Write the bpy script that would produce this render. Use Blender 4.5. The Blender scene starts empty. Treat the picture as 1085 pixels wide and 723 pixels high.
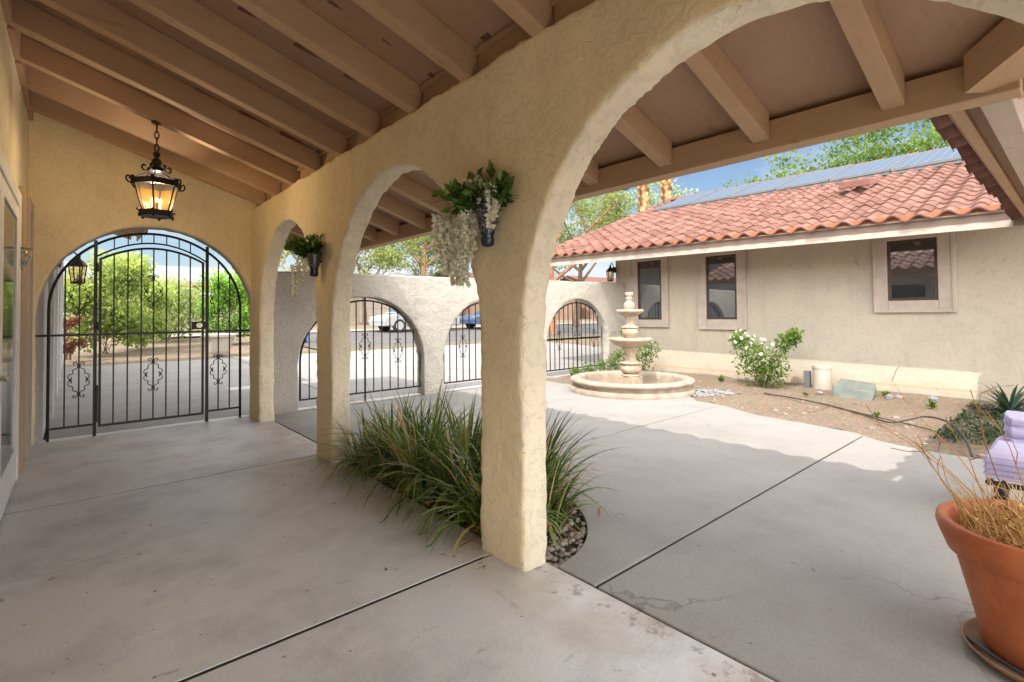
import bpy, bmesh, math, random
from math import sin, cos, pi, sqrt, radians, atan2, exp
from mathutils import Vector, Matrix, noise as MN
random.seed(7)
scene = bpy.context.scene
COL = scene.collection
R = random.random
def U(a, b): return random.uniform(a, b)

# ------------------------------------------------------------------ materials
def mk(name, rough=0.8, spec=0.3, metal=0.0):
    m = bpy.data.materials.new(name); m.use_nodes = True
    nt = m.node_tree; b = nt.nodes['Principled BSDF']
    b.inputs['Roughness'].default_value = rough
    b.inputs['Specular IOR Level'].default_value = spec
    b.inputs['Metallic'].default_value = metal
    return m, nt, b
def setin(nt, n, k, v):
    if hasattr(v, 'is_output'): nt.links.new(v, n.inputs[k])
    elif isinstance(v, tuple) and len(v) == 3 and n.inputs[k].type == 'RGBA': n.inputs[k].default_value = v + (1,)
    else: n.inputs[k].default_value = v
def nd(nt, t, **kw):
    n = nt.nodes.new(t)
    for k, v in kw.items():
        if k.startswith('_'): setattr(n, k[1:], v)
    return n
def coords(nt, which='Object', scale=(1, 1, 1), rot=(0, 0, 0)):
    tc = nt.nodes.new('ShaderNodeTexCoord')
    if scale == (1, 1, 1) and rot == (0, 0, 0): return tc.outputs[which]
    mp = nt.nodes.new('ShaderNodeMapping'); nt.links.new(tc.outputs[which], mp.inputs[0])
    mp.inputs['Scale'].default_value = scale; mp.inputs['Rotation'].default_value = rot
    return mp.outputs[0]
def noise(nt, vec, scale, detail=4, rough=0.55, dist=0.0):
    n = nt.nodes.new('ShaderNodeTexNoise'); nt.links.new(vec, n.inputs['Vector'])
    n.inputs['Scale'].default_value = scale; n.inputs['Detail'].default_value = detail
    n.inputs['Roughness'].default_value = rough; n.inputs['Distortion'].default_value = dist
    return n.outputs['Fac']
def ramp(nt, fac, stops, interp='LINEAR'):
    n = nt.nodes.new('ShaderNodeValToRGB'); nt.links.new(fac, n.inputs[0]); n.color_ramp.interpolation = interp
    els = n.color_ramp.elements
    while len(els) < len(stops): els.new(0.5)
    for e, (p, c) in zip(els, stops):
        e.position = p; e.color = (c, c, c, 1) if not isinstance(c, tuple) else c + (1,)
    return n.outputs['Color']
def mix(nt, fac, a, b, blend='MIX'):
    n = nt.nodes.new('ShaderNodeMix'); n.data_type = 'RGBA'; n.blend_type = blend
    for k, v in ((0, fac), (6, a), (7, b)):
        if hasattr(v, 'is_output'): nt.links.new(v, n.inputs[k])
        else: n.inputs[k].default_value = v + (1,) if isinstance(v, tuple) else v
    return n.outputs[2]
def math_(nt, op, a, b=0.0, clamp=False):
    n = nt.nodes.new('ShaderNodeMath'); n.operation = op; n.use_clamp = clamp
    for k, v in ((0, a), (1, b)):
        if hasattr(v, 'is_output'): nt.links.new(v, n.inputs[k])
        else: n.inputs[k].default_value = v
    return n.outputs[0]
def bump(nt, bs, h, dist=0.01, strength=1.0):
    n = nt.nodes.new('ShaderNodeBump'); nt.links.new(h, n.inputs['Height'])
    n.inputs['Distance'].default_value = dist; n.inputs['Strength'].default_value = strength
    nt.links.new(n.outputs[0], bs.inputs['Normal']); return n
def scl(c, k): return tuple(min(1, x * k) for x in c)

def plain(name, col, rough=0.6, metal=0.0, spec=0.4, var=0.12, vscale=6, bscale=0, bdist=0.002):
    m, nt, b = mk(name, rough, spec, metal)
    v = coords(nt)
    f = noise(nt, v, vscale, 5)
    nt.links.new(ramp(nt, f, [(0.3, scl(col, 1 - var)), (0.7, scl(col, 1 + var))]), b.inputs['Base Color'])
    if bscale: bump(nt, b, noise(nt, v, bscale, 4), bdist)
    return m

def stucco(name, col, warm=None, tex=18, dist=0.012, strength=1.0, dirt=True):
    m, nt, b = mk(name, 0.9, 0.15)
    v = coords(nt)
    f = noise(nt, v, 1.3, 6, 0.6)
    c = ramp(nt, f, [(0.25, scl(col, 0.86)), (0.55, col), (0.8, scl(col, 1.1))])
    if warm:
        g = noise(nt, v, 0.7, 3); c = mix(nt, ramp(nt, g, [(0.4, 0.0), (0.7, 0.8)]), c, warm)
    # trowelled ridges
    a = noise(nt, v, tex * 0.55, 3, 0.5, 1.2)
    ridge = ramp(nt, a, [(0.40, 0.0), (0.50, 0.75), (0.56, 0.85), (0.72, 1.0)])
    fine = noise(nt, v, tex * 4.0, 4, 0.7); sand = noise(nt, v, 190, 3, 0.7)
    h = math_(nt, 'ADD', math_(nt, 'MULTIPLY', ridge, 0.6), math_(nt, 'ADD', math_(nt, 'MULTIPLY', fine, 0.38), math_(nt, 'MULTIPLY', sand, 0.16)))
    c = mix(nt, 1.0, c, ramp(nt, fine, [(0.3, 0.90), (0.65, 1.05)]), 'MULTIPLY')
    vd = coords(nt, 'Object', (1.0, 1.0, 0.13)); dr = noise(nt, vd, 5.5, 6, 0.65)
    c = mix(nt, ramp(nt, dr, [(0.55, 0.0), (0.75, 0.30)]), c, scl(col, 0.66))
    bump(nt, b, h, dist, strength)
    c = mix(nt, 1.0, c, ramp(nt, ridge, [(0.0, 0.93), (0.6, 1.0)]), 'MULTIPLY')  # hollows between ridges painted darker, standing in for shade in the relief
    pit = noise(nt, v, tex * 1.7, 2, 0.4); pm = noise(nt, v, 1.9, 3)
    c = mix(nt, math_(nt, 'MULTIPLY', ramp(nt, pit, [(0.70, 0.0), (0.74, 0.55)]), ramp(nt, pm, [(0.45, 0.0), (0.6, 1.0)])), c, scl(col, 0.42))
    if dirt:
        sx = nt.nodes.new('ShaderNodeSeparateXYZ'); nt.links.new(v, sx.inputs[0])
        low = ramp(nt, math_(nt, 'ADD', sx.outputs[2], math_(nt, 'MULTIPLY', noise(nt, v, 5, 4), 0.35)), [(0.0, 1.0), (0.42, 0.0)])
        c = mix(nt, math_(nt, 'MULTIPLY', low, 0.6), c, scl(col, 0.55))
        crack = noise(nt, v, 3.3, 9, 0.75, 0.6)
        c = mix(nt, ramp(nt, crack, [(0.30, 0.55), (0.36, 0.0)]), c, scl(col, 0.5))
    nt.links.new(c, b.inputs['Base Color'])
    return m

def concrete(name, col, stain, tint=None, edge=False, k=1.0):
    m, nt, b = mk(name, 0.75, 0.5 if edge else 0.3)
    v = coords(nt)
    big = noise(nt, v, 0.5, 5, 0.55, 0.1)
    mid = noise(nt, v, 1.7, 9, 0.70, 0.15)
    fine = noise(nt, v, 75, 5, 0.75)
    grit = noise(nt, v, 240, 2, 0.6)
    c = ramp(nt, big, [(0.28, scl(col, 0.84)), (0.5, col), (0.72, scl(col, 1.10))])
    c = mix(nt, math_(nt, 'MULTIPLY', ramp(nt, mid, [(0.46, 0.0), (0.70, 1.0)]), 0.50 * k), c, stain)
    lite = noise(nt, v, 0.9, 8, 0.66, 0.2)
    c = mix(nt, math_(nt, 'MULTIPLY', ramp(nt, lite, [(0.50, 0.0), (0.72, 1.0)]), 0.30), c, scl(col, 1.25))
    # short dark scuffs, stretched two ways
    for sc_, rot, th in (((1.0, 4.5, 1.0), 0.5, 0.66), ((3.8, 1.0, 1.0), 0.2, 0.68)):
        vs = coords(nt, 'Object', sc_, (0, 0, rot))
        st = noise(nt, vs, 2.1, 6, 0.62, 0.1)
        c = mix(nt, math_(nt, 'MULTIPLY', ramp(nt, st, [(th, 0.0), (th + 0.06, 1.0)]), 0.50 * k), c, scl(stain, 0.62))
    spots = noise(nt, v, 8.5, 3, 0.5)
    c = mix(nt, ramp(nt, spots, [(0.71, 0.0), (0.735, 0.5 * k)]), c, scl(stain, 0.42))
    dots = noise(nt, v, 27.0, 1, 0.3)
    c = mix(nt, ramp(nt, dots, [(0.785, 0.0), (0.80, 0.7 * k)]), c, scl(stain, 0.3))
    # hairline cracks
    wv = nt.nodes.new('ShaderNodeVectorMath'); wv.operation = 'ADD'
    nz = nt.nodes.new('ShaderNodeTexNoise'); nz.inputs['Scale'].default_value = 1.4; nz.inputs['Detail'].default_value = 6; nt.links.new(v, nz.inputs['Vector'])
    sc2 = nt.nodes.new('ShaderNodeVectorMath'); sc2.operation = 'SCALE'; sc2.inputs['Scale'].default_value = 0.9; nt.links.new(nz.outputs['Color'], sc2.inputs[0])
    nt.links.new(v, wv.inputs[0]); nt.links.new(sc2.outputs[0], wv.inputs[1])
    vo = nt.nodes.new('ShaderNodeTexVoronoi'); vo.feature = 'DISTANCE_TO_EDGE'; vo.inputs['Scale'].default_value = 0.42; nt.links.new(wv.outputs[0], vo.inputs['Vector'])
    cr_ = math_(nt, 'MULTIPLY', ramp(nt, vo.outputs['Distance'], [(0.0, 1.0), (0.0035, 0.0)]), ramp(nt, big, [(0.5, 0.0), (0.6, 0.55)]))
    c = mix(nt, cr_, c, scl(stain, 0.45))
    c = mix(nt, 1.0, c, ramp(nt, fine, [(0.3, 0.86), (0.7, 1.08)]), 'MULTIPLY')
    c = mix(nt, 1.0, c, ramp(nt, grit, [(0.3, 0.90), (0.7, 1.08)]), 'MULTIPLY')
    if edge:
        sx = nt.nodes.new('ShaderNodeSeparateXYZ'); nt.links.new(v, sx.inputs[0])
        band = ramp(nt, math_(nt, 'MULTIPLY', sx.outputs[0], 0.4), [(0.60, 0.0), (0.75, 1.0)])
        c = mix(nt, math_(nt, 'MULTIPLY', band, ramp(nt, noise(nt, v, 2.2, 6), [(0.38, 0.0), (0.7, 0.75)])), c, (0.38, 0.25, 0.13))
        peel = noise(nt, v, 9, 9, 0.72, 0.2)
        band2 = ramp(nt, math_(nt, 'MULTIPLY', sx.outputs[0], 0.4), [(0.70, 0.0), (0.76, 1.0)])
        pf = math_(nt, 'MULTIPLY', ramp(nt, peel, [(0.54, 0.0), (0.60, 0.65)]), band2)
        c = mix(nt, pf, c, (0.20, 0.15, 0.145))
    nt.links.new(c, b.inputs['Base Color'])
    nt.links.new(ramp(nt, mid, [(0.3, 0.34 if edge else 0.55), (0.7, 0.60 if edge else 0.85)]), b.inputs['Roughness'])
    h = math_(nt, 'ADD', math_(nt, 'MULTIPLY', fine, 0.3), math_(nt, 'ADD', mid, math_(nt, 'MULTIPLY', cr_, -1.5)))
    bump(nt, b, h, 0.004, 0.5)
    return m

def wood(name, col, axis=0, rough=0.65, split=0.5):
    m, nt, b = mk(name, rough, 0.25)
    s = [14, 14, 14]; s[axis] = 0.7
    v = coords(nt, 'Object', tuple(s))
    f = noise(nt, v, 2.0, 6, 0.65, 0.3)
    v2 = coords(nt)
    c = ramp(nt, f, [(0.3, scl(col, 0.90)), (0.6, col), (0.8, scl(col, 1.06))])
    g = noise(nt, v2, 1.1, 5)
    c = mix(nt, ramp(nt, g, [(0.42, 0.0), (0.72, 0.45)]), c, scl(col, 0.72))
    kn = noise(nt, v2, 12, 1, 0.2)
    c = mix(nt, ramp(nt, kn, [(0.77, 0.0), (0.80, 0.45)]), c, scl(col, 0.5))
    s3 = [9, 9, 9]; s3[axis] = 0.35; v3 = coords(nt, 'Object', tuple(s3)); sp = noise(nt, v3, 3.0, 4, 0.6)
    c = mix(nt, ramp(nt, sp, [(0.66, 0.0), (0.70, split)]), c, scl(col, 0.38))
    nt.links.new(c, b.inputs['Base Color'])
    bump(nt, b, math_(nt, 'ADD', f, math_(nt, 'MULTIPLY', ramp(nt, sp, [(0.66, 0.0), (0.7, split)]), -1.0)), 0.004, 0.6)
    return m

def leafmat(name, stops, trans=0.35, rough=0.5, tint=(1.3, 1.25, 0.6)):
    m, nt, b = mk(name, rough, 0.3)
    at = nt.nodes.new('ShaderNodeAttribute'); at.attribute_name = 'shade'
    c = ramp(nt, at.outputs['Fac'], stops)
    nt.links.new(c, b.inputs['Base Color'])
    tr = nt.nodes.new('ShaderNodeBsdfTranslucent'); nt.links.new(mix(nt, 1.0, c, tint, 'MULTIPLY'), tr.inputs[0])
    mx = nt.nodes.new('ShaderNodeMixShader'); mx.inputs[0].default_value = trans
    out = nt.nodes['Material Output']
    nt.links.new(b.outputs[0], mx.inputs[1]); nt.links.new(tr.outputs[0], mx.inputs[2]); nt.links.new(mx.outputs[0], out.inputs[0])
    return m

def tilemat(name, c1, c2, px=0.31, py=0.37):
    m, nt, b = mk(name, 0.75, 0.25)
    v = coords(nt)
    at = nt.nodes.new('ShaderNodeAttribute'); at.attribute_name = 'shade'
    c = ramp(nt, at.outputs['Fac'], [(0.0, scl(c1, 0.85)), (0.3, c1), (0.8, c2), (1.0, scl(c2, 1.12))])
    f = noise(nt, v, 9, 6, 0.7)
    c = mix(nt, 1.0, c, ramp(nt, f, [(0.3, 0.75), (0.7, 1.15)]), 'MULTIPLY')
    d = noise(nt, v, 1.2, 6, 0.6)
    c = mix(nt, ramp(nt, d, [(0.5, 0.0), (0.75, 0.4)]), c, (0.25, 0.15, 0.125))
    nt.links.new(c, b.inputs['Base Color'])
    bump(nt, b, f, 0.004, 0.6)
    return m

def glassy(name, base=(0.015, 0.018, 0.022), refl=0.22, rough=0.02):
    m, nt, b = mk(name, 0.1, 0.5)
    v = coords(nt)
    f = noise(nt, v, 2.5, 4)
    nt.links.new(ramp(nt, f, [(0.3, base), (0.7, scl(base, 2.2))]), b.inputs['Base Color'])
    g = nt.nodes.new('ShaderNodeBsdfGlossy'); g.inputs['Roughness'].default_value = rough
    g.inputs[0].default_value = (0.9, 0.95, 1, 1)
    mx = nt.nodes.new('ShaderNodeMixShader'); mx.inputs[0].default_value = refl
    out = nt.nodes['Material Output']
    nt.links.new(b.outputs[0], mx.inputs[1]); nt.links.new(g.outputs[0], mx.inputs[2]); nt.links.new(mx.outputs[0], out.inputs[0])
    bump(nt, b, f, 0.001)
    return m

M = {}
M['arcade'] = stucco('arcade_stucco', (0.86, 0.72, 0.48), (0.85, 0.68, 0.42), tex=30, dist=0.0036, strength=0.8)
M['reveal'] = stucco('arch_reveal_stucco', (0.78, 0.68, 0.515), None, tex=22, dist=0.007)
M['gatewall'] = stucco('garden_wall_stucco', (0.455, 0.418, 0.362), None, tex=34, dist=0.008)
M['mainwall'] = stucco('main_house_stucco', (0.80, 0.71, 0.54), None, tex=26, dist=0.006)
M['housewall'] = stucco('courtyard_house_stucco', (0.49, 0.435, 0.355), (0.50, 0.435, 0.335), tex=24, dist=0.004, strength=0.6)
M['whitewall'] = stucco('outer_wall_stucco', (0.60, 0.58, 0.57), None, tex=17, dist=0.008, dirt=False)
M['portfloor'] = concrete('portico_concrete', (0.60, 0.59, 0.585), (0.33, 0.31, 0.315), edge=True, k=1.25)
M['courtslab'] = concrete('courtyard_concrete', (0.285, 0.268, 0.249), (0.21, 0.188, 0.182), k=0.7)
M['drive'] = concrete('driveway_concrete', (0.31, 0.29, 0.275), (0.24, 0.22, 0.21), k=0.6)
M['asphalt'] = concrete('street_asphalt', (0.12, 0.11, 0.107), (0.085, 0.078, 0.075))
M['joint'] = plain('joint_dirt', (0.03, 0.022, 0.017), 0.9, vscale=20)
M['rafter'] = wood('rafter_paint', (0.49, 0.315, 0.185), 0, split=0.25)
M['rafterY'] = wood('header_paint', (0.46, 0.30, 0.175), 1)
M['deck'] = wood('deck_plywood', (0.42, 0.265, 0.175), 0, split=0.0)
M['fascia'] = wood('fascia_paint', (0.30, 0.225, 0.18), 1)
M['bouncebeam'] = wood('wing_beam_bounce_paint', (0.50, 0.40, 0.33), 0)  # paler than the other beams, standing in for light bounced off the ground
M['lighttrim'] = plain('light_trim', (0.44, 0.37, 0.31), 0.6, var=0.08)
M['tile'] = tilemat('clay_tile', (0.165, 0.074, 0.053), (0.20, 0.098, 0.074))
M['precast'] = plain('precast_trim', (0.44, 0.365, 0.31), 0.8, var=0.1, bscale=60, bdist=0.002)
M['trimwood'] = wood('door_casing', (0.50, 0.36, 0.24), 2)
M['bronze'] = plain('bronze_frame', (0.07, 0.05, 0.04), 0.45, 0.3)
M['glass'] = glassy('window_glass')
M['doorglass'] = glassy('door_glass', refl=0.12)
M['iron'] = plain('black_iron', (0.018, 0.016, 0.018), 0.42, 0.4, 0.5, bscale=60, bdist=0.001)
M['lockmetal'] = plain('lock_brass', (0.55, 0.48, 0.36), 0.3, 0.9)
M['cantera'] = plain('cantera_stone', (0.39, 0.305, 0.225), 0.85, var=0.22, vscale=9, bscale=45, bdist=0.004)
M['basin'] = plain('basin_stone', (0.34, 0.275, 0.215), 0.9, var=0.28, vscale=5, bscale=35, bdist=0.005)
M['whitepaint'] = plain('white_paint', (0.75, 0.73, 0.72), 0.5, var=0.05)
M['terracotta'] = plain('terracotta', (0.40, 0.115, 0.05), 0.5, var=0.18, vscale=4, bscale=30, bdist=0.002)
def terracotta():
    m, nt, b = mk('weathered_terracotta', 0.5, 0.4); v = coords(nt)
    f = noise(nt, v, 5, 7, 0.65); c = ramp(nt, f, [(0.3, (0.40, 0.105, 0.04)), (0.6, (0.55, 0.165, 0.06)), (0.8, (0.60, 0.22, 0.10))])
    vd = coords(nt, 'Object', (1, 1, 0.12)); d = noise(nt, vd, 16, 6, 0.7)
    c = mix(nt, ramp(nt, d, [(0.52, 0.0), (0.75, 0.4)]), c, (0.28, 0.085, 0.045))
    w = noise(nt, v, 11, 8, 0.75); c = mix(nt, ramp(nt, w, [(0.66, 0.0), (0.78, 0.25)]), c, (0.52, 0.30, 0.22))
    nt.links.new(c, b.inputs['Base Color']); bump(nt, b, math_(nt, 'ADD', f, math_(nt, 'MULTIPLY', w, 0.5)), 0.004); return m
M['terracotta'] = terracotta()
M['orange'] = plain('orange_clay', (0.34, 0.12, 0.045), 0.6)
M['talavera'] = None
M['trunk'] = plain('bark', (0.16, 0.11, 0.075), 0.95, var=0.3, vscale=5, bscale=14, bdist=0.03)
M['redtrunk'] = plain('red_bark', (0.30, 0.15, 0.09), 0.95, var=0.3, vscale=4, bscale=10, bdist=0.03)
M['black'] = plain('black_plastic', (0.02, 0.02, 0.02), 0.5)
M['hose'] = plain('hose_rubber', (0.045, 0.04, 0.04), 0.6)
M['lavender'] = plain('lavender_fabric', (0.42, 0.375, 0.53), 0.9, var=0.1, bscale=120, bdist=0.002)
M['lavdark'] = plain('lavender_groove', (0.30, 0.26, 0.40), 0.9)
M['slate'] = plain('green_slate', (0.15, 0.165, 0.145), 0.85, var=0.2, bscale=12, bdist=0.01)
M['pebble'] = plain('pebble_stone', (0.25, 0.21, 0.18), 0.8, var=0.35, vscale=9)
M['greypebble'] = plain('grey_chip_stone', (0.24, 0.24, 0.25), 0.8, var=0.4, vscale=14)
M['pebblelight'] = plain('pale_gravel_stone', (0.27, 0.21, 0.16), 0.9, var=0.35, vscale=11)
M['pipe'] = plain('pipe_beige', (0.42, 0.38, 0.32), 0.6, var=0.06)
M['greymetal'] = plain('grey_metal', (0.12, 0.125, 0.13), 0.6, 0.0)
M['tyre'] = plain('tyre_rubber', (0.02, 0.02, 0.021), 0.8)
M['rim'] = plain('wheel_alloy', (0.5, 0.5, 0.52), 0.35, 0.7)
M['vanpaint'] = plain('silver_paint', (0.36, 0.37, 0.385), 0.3, 0.2, 0.5, var=0.03)
M['bluepaint'] = plain('blue_paint', (0.07, 0.11, 0.22), 0.3, 0.2, 0.5, var=0.05)
M['bluebin'] = plain('blue_bin_plastic', (0.08, 0.22, 0.50), 0.5)
M['carglass'] = glassy('car_glass', (0.03, 0.05, 0.09), 0.3)
M['shingle'] = plain('grey_roofing', (0.22, 0.23, 0.26), 0.8, var=0.12, vscale=2, bscale=20, bdist=0.01)
M['beigewall'] = stucco('neighbour_beige', (0.42, 0.34, 0.27), None, dirt=False)
M['brownwall'] = stucco('neighbour_brown', (0.33, 0.22, 0.16), None, dirt=False)
M['palmbark'] = None
def soil_mat(name, a, b_, c_, s=1.0, bd=0.02):
    m, nt, b = mk(name, 0.95, 0.1); v = coords(nt)
    f = noise(nt, v, 55 * s, 4, 0.7); g = noise(nt, v, 1.5, 6, 0.6); p = nt.nodes.new('ShaderNodeTexVoronoi')
    nt.links.new(v, p.inputs['Vector']); p.inputs['Scale'].default_value = 42 * s
    c = ramp(nt, f, [(0.3, a), (0.55, b_), (0.75, c_)])
    c = mix(nt, math_(nt, 'MULTIPLY', ramp(nt, g, [(0.4, 0.0), (0.7, 1.0)]), 0.5), c, scl(a, 0.9))
    c = mix(nt, 0.45, c, mix(nt, 1.0, p.outputs['Color'], b_, 'MULTIPLY'))
    nt.links.new(c, b.inputs['Base Color'])
    bump(nt, b, math_(nt, 'ADD', math_(nt, 'MULTIPLY', p.outputs['Distance'], -0.8), f), bd)
    return m
M['gravel'] = soil_mat('tan_gravel', (0.24, 0.175, 0.125), (0.34, 0.262, 0.195), (0.46, 0.385, 0.31))
M['soil'] = soil_mat('planter_soil', (0.07, 0.05, 0.035), (0.13, 0.09, 0.06), (0.2, 0.15, 0.1))
M['dirt'] = soil_mat('outer_dirt', (0.25, 0.19, 0.135), (0.30, 0.235, 0.17), (0.36, 0.29, 0.22), 0.4)
M['drygrass'] = soil_mat('verge_dry_grass', (0.20, 0.18, 0.10), (0.25, 0.22, 0.13), (0.28, 0.25, 0.17), 0.4)
M['strap'] = leafmat('strap_leaf', [(0.0, (0.025, 0.06, 0.012)), (0.4, (0.09, 0.155, 0.03)), (0.72, (0.27, 0.33, 0.10)), (0.80, (0.40, 0.27, 0.10)), (1.0, (0.58, 0.44, 0.24))], 0.25, 0.35)
M['dryleaf'] = leafmat('dry_stalk', [(0.0, (0.22, 0.10, 0.04)), (0.5, (0.50, 0.28, 0.09)), (1.0, (0.62, 0.44, 0.2))], 0.1, 0.7)
M['roseleaf'] = leafmat('rose_leaf', [(0.0, (0.047, 0.103, 0.014)), (0.5, (0.112, 0.206, 0.028)), (1.0, (0.234, 0.318, 0.056))], 0.4)
M['bush'] = leafmat('olive_bush_leaf', [(0.0, (0.125, 0.196, 0.053)), (0.5, (0.302, 0.391, 0.106)), (1.0, (0.604, 0.676, 0.249))], 0.4)
M['bushgreen'] = leafmat('green_bush_leaf', [(0.0, (0.071, 0.168, 0.021)), (0.5, (0.183, 0.364, 0.042)), (1.0, (0.393, 0.590, 0.099))], 0.4)
M['palebush'] = leafmat('pale_bush_leaf', [(0.0, (0.168, 0.238, 0.099)), (0.5, (0.338, 0.422, 0.168)), (1.0, (0.534, 0.590, 0.280))], 0.4)
M['redbush'] = leafmat('red_bush_leaf', [(0.0, (0.10, 0.04, 0.02)), (0.5, (0.22, 0.07, 0.04)), (1.0, (0.32, 0.14, 0.07))], 0.3)
M['pine'] = leafmat('pine_needles', [(0.0, (0.105, 0.140, 0.046)), (0.5, (0.246, 0.293, 0.094)), (1.0, (0.468, 0.491, 0.188))], 0.4)
M['treeleaf'] = leafmat('tree_leaf', [(0.0, (0.047, 0.094, 0.014)), (0.5, (0.122, 0.206, 0.033)), (1.0, (0.253, 0.337, 0.075))], 0.45)
M['darkleaf'] = leafmat('dark_leaf', [(0.0, (0.025, 0.06, 0.012)), (0.5, (0.07, 0.15, 0.03)), (1.0, (0.20, 0.31, 0.08))], 0.3, 0.35)
M['petal'] = leafmat('white_petal', [(0.0, (0.62, 0.62, 0.36)), (0.35, (0.88, 0.87, 0.74)), (1.0, (0.95, 0.94, 0.90))], 0.4, 0.6, (1.05, 1.03, 0.95))
M['agave'] = leafmat('yucca_leaf', [(0.0, (0.03, 0.06, 0.04)), (0.6, (0.075, 0.12, 0.085)), (1.0, (0.15, 0.21, 0.15))], 0.15)
M['gcover'] = leafmat('ground_cover_leaf', [(0.0, (0.03, 0.05, 0.025)), (0.5, (0.07, 0.10, 0.045)), (1.0, (0.14, 0.17, 0.09))], 0.2)
M['palmleaf'] = leafmat('palm_frond', [(0.0, (0.05, 0.09, 0.03)), (1.0, (0.16, 0.22, 0.07))], 0.3)
def lit(name, col, strength):
    m, nt, b = mk(name, 0.5)
    b.inputs['Base Color'].default_value = col + (1,)
    b.inputs['Emission Color'].default_value = col + (1,)
    f = noise(nt, coords(nt), 20, 2)
    nt.links.new(ramp(nt, f, [(0.3, 0.8 * strength / 30), (0.7, strength / 30)]), b.inputs['Emission Strength'])
    n = nt.nodes.new('ShaderNodeMath'); n.operation = 'MULTIPLY'; n.inputs[1].default_value = 30
    l = b.inputs['Emission Strength'].links[0]; src = l.from_socket; nt.links.remove(l)
    nt.links.new(src, n.inputs[0]); nt.links.new(n.outputs[0], b.inputs['Emission Strength'])
    return m
M['flame'] = lit('bulb_glow', (1.0, 0.58, 0.16), 7)
def amber(name, col, alpha):
    m, nt, b = mk(name, 0.15, 0.5)
    f = noise(nt, coords(nt), 18, 4)
    nt.links.new(ramp(nt, f, [(0.3, scl(col, 0.8)), (0.7, col)]), b.inputs['Base Color'])
    t = nt.nodes.new('ShaderNodeBsdfTransparent'); t.inputs[0].default_value = (1, 0.86, 0.6, 1)
    mx = nt.nodes.new('ShaderNodeMixShader'); mx.inputs[0].default_value = alpha
    out = nt.nodes['Material Output']
    nt.links.new(t.outputs[0], mx.inputs[1]); nt.links.new(b.outputs[0], mx.inputs[2]); nt.links.new(mx.outputs[0], out.inputs[0])
    return m
M['amber'] = amber('amber_glass', (0.40, 0.24, 0.10), 0.10)
M['clearglass'] = amber('seeded_glass', (0.7, 0.72, 0.7), 0.25)
M['orbglass'] = None
def orb():
    m, nt, b = mk('iridescent_glass', 0.08, 0.6)
    v = coords(nt); w = noise(nt, v, 13, 3, 0.5, 1.5)
    c = ramp(nt, w, [(0.25, (0.16, 0.06, 0.02)), (0.4, (0.5, 0.22, 0.07)), (0.5, (0.45, 0.5, 0.45)), (0.6, (0.1, 0.25, 0.3)), (0.75, (0.75, 0.72, 0.65))])
    nt.links.new(c, b.inputs['Base Color']); b.inputs['Transmission Weight'].default_value = 0.35
    return m
M['orbglass'] = orb()
def talavera():
    m, nt, b = mk('talavera_glaze', 0.2, 0.6)
    v = coords(nt); w = nt.nodes.new('ShaderNodeTexVoronoi'); w.feature = 'DISTANCE_TO_EDGE'; nt.links.new(v, w.inputs['Vector'])
    w.inputs['Scale'].default_value = 44
    sx = nt.nodes.new('ShaderNodeSeparateXYZ'); nt.links.new(v, sx.inputs[0])
    c = ramp(nt, w.outputs['Distance'], [(0.0, (0.30, 0.31, 0.30)), (0.03, (0.20, 0.21, 0.23)), (0.05, (0.012, 0.015, 0.03))], 'CONSTANT')
    low = ramp(nt, sx.outputs[2], [(0.055, 1.0), (0.06, 0.0)])
    c = mix(nt, low, c, (0.01, 0.016, 0.045))
    nt.links.new(c, b.inputs['Base Color']); return m
M['talavera'] = talavera()
def palmbark():
    m, nt, b = mk('palm_boot_bark', 0.9, 0.1)
    v = coords(nt, 'Object', (1, 1, 0.7)); w = nt.nodes.new('ShaderNodeTexVoronoi'); nt.links.new(v, w.inputs['Vector'])
    w.inputs['Scale'].default_value = 5.5
    c = ramp(nt, w.outputs['Distance'], [(0.0, (0.62, 0.44, 0.24)), (0.45, (0.42, 0.26, 0.12)), (0.8, (0.12, 0.07, 0.04))])
    nt.links.new(c, b.inputs['Base Color']); bump(nt, b, w.outputs['Distance'], -0.08); return m
M['palmbark'] = palmbark()
def solarmat():
    m, nt, b = mk('solar_cells', 0.6, 0.0)
    v = coords(nt); sx = nt.nodes.new('ShaderNodeSeparateXYZ'); nt.links.new(v, sx.inputs[0])
    fy = math_(nt, 'FRACT', math_(nt, 'MULTIPLY', sx.outputs[1], 5.0)); fx = math_(nt, 'FRACT', math_(nt, 'MULTIPLY', sx.outputs[0], 5.0))
    ly = ramp(nt, fy, [(0.0, 1.0), (0.05, 0.0)], 'CONSTANT'); lx = ramp(nt, fx, [(0.0, 1.0), (0.05, 0.0)], 'CONSTANT')
    l = math_(nt, 'MAXIMUM', ly, lx)
    nt.links.new(mix(nt, l, (0.085, 0.11, 0.15), (0.17, 0.20, 0.24)), b.inputs['Base Color'])
    return m
M['solar'] = solarmat()
def water():
    m, nt, b = mk('basin_water', 0.08, 0.5)
    v = coords(nt); f = noise(nt, v, 7, 5)
    nt.links.new(ramp(nt, f, [(0.3, (0.25, 0.18, 0.12)), (0.7, (0.33, 0.26, 0.18))]), b.inputs['Base Color'])
    bump(nt, b, f, 0.01); return m
M['water'] = water()

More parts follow.
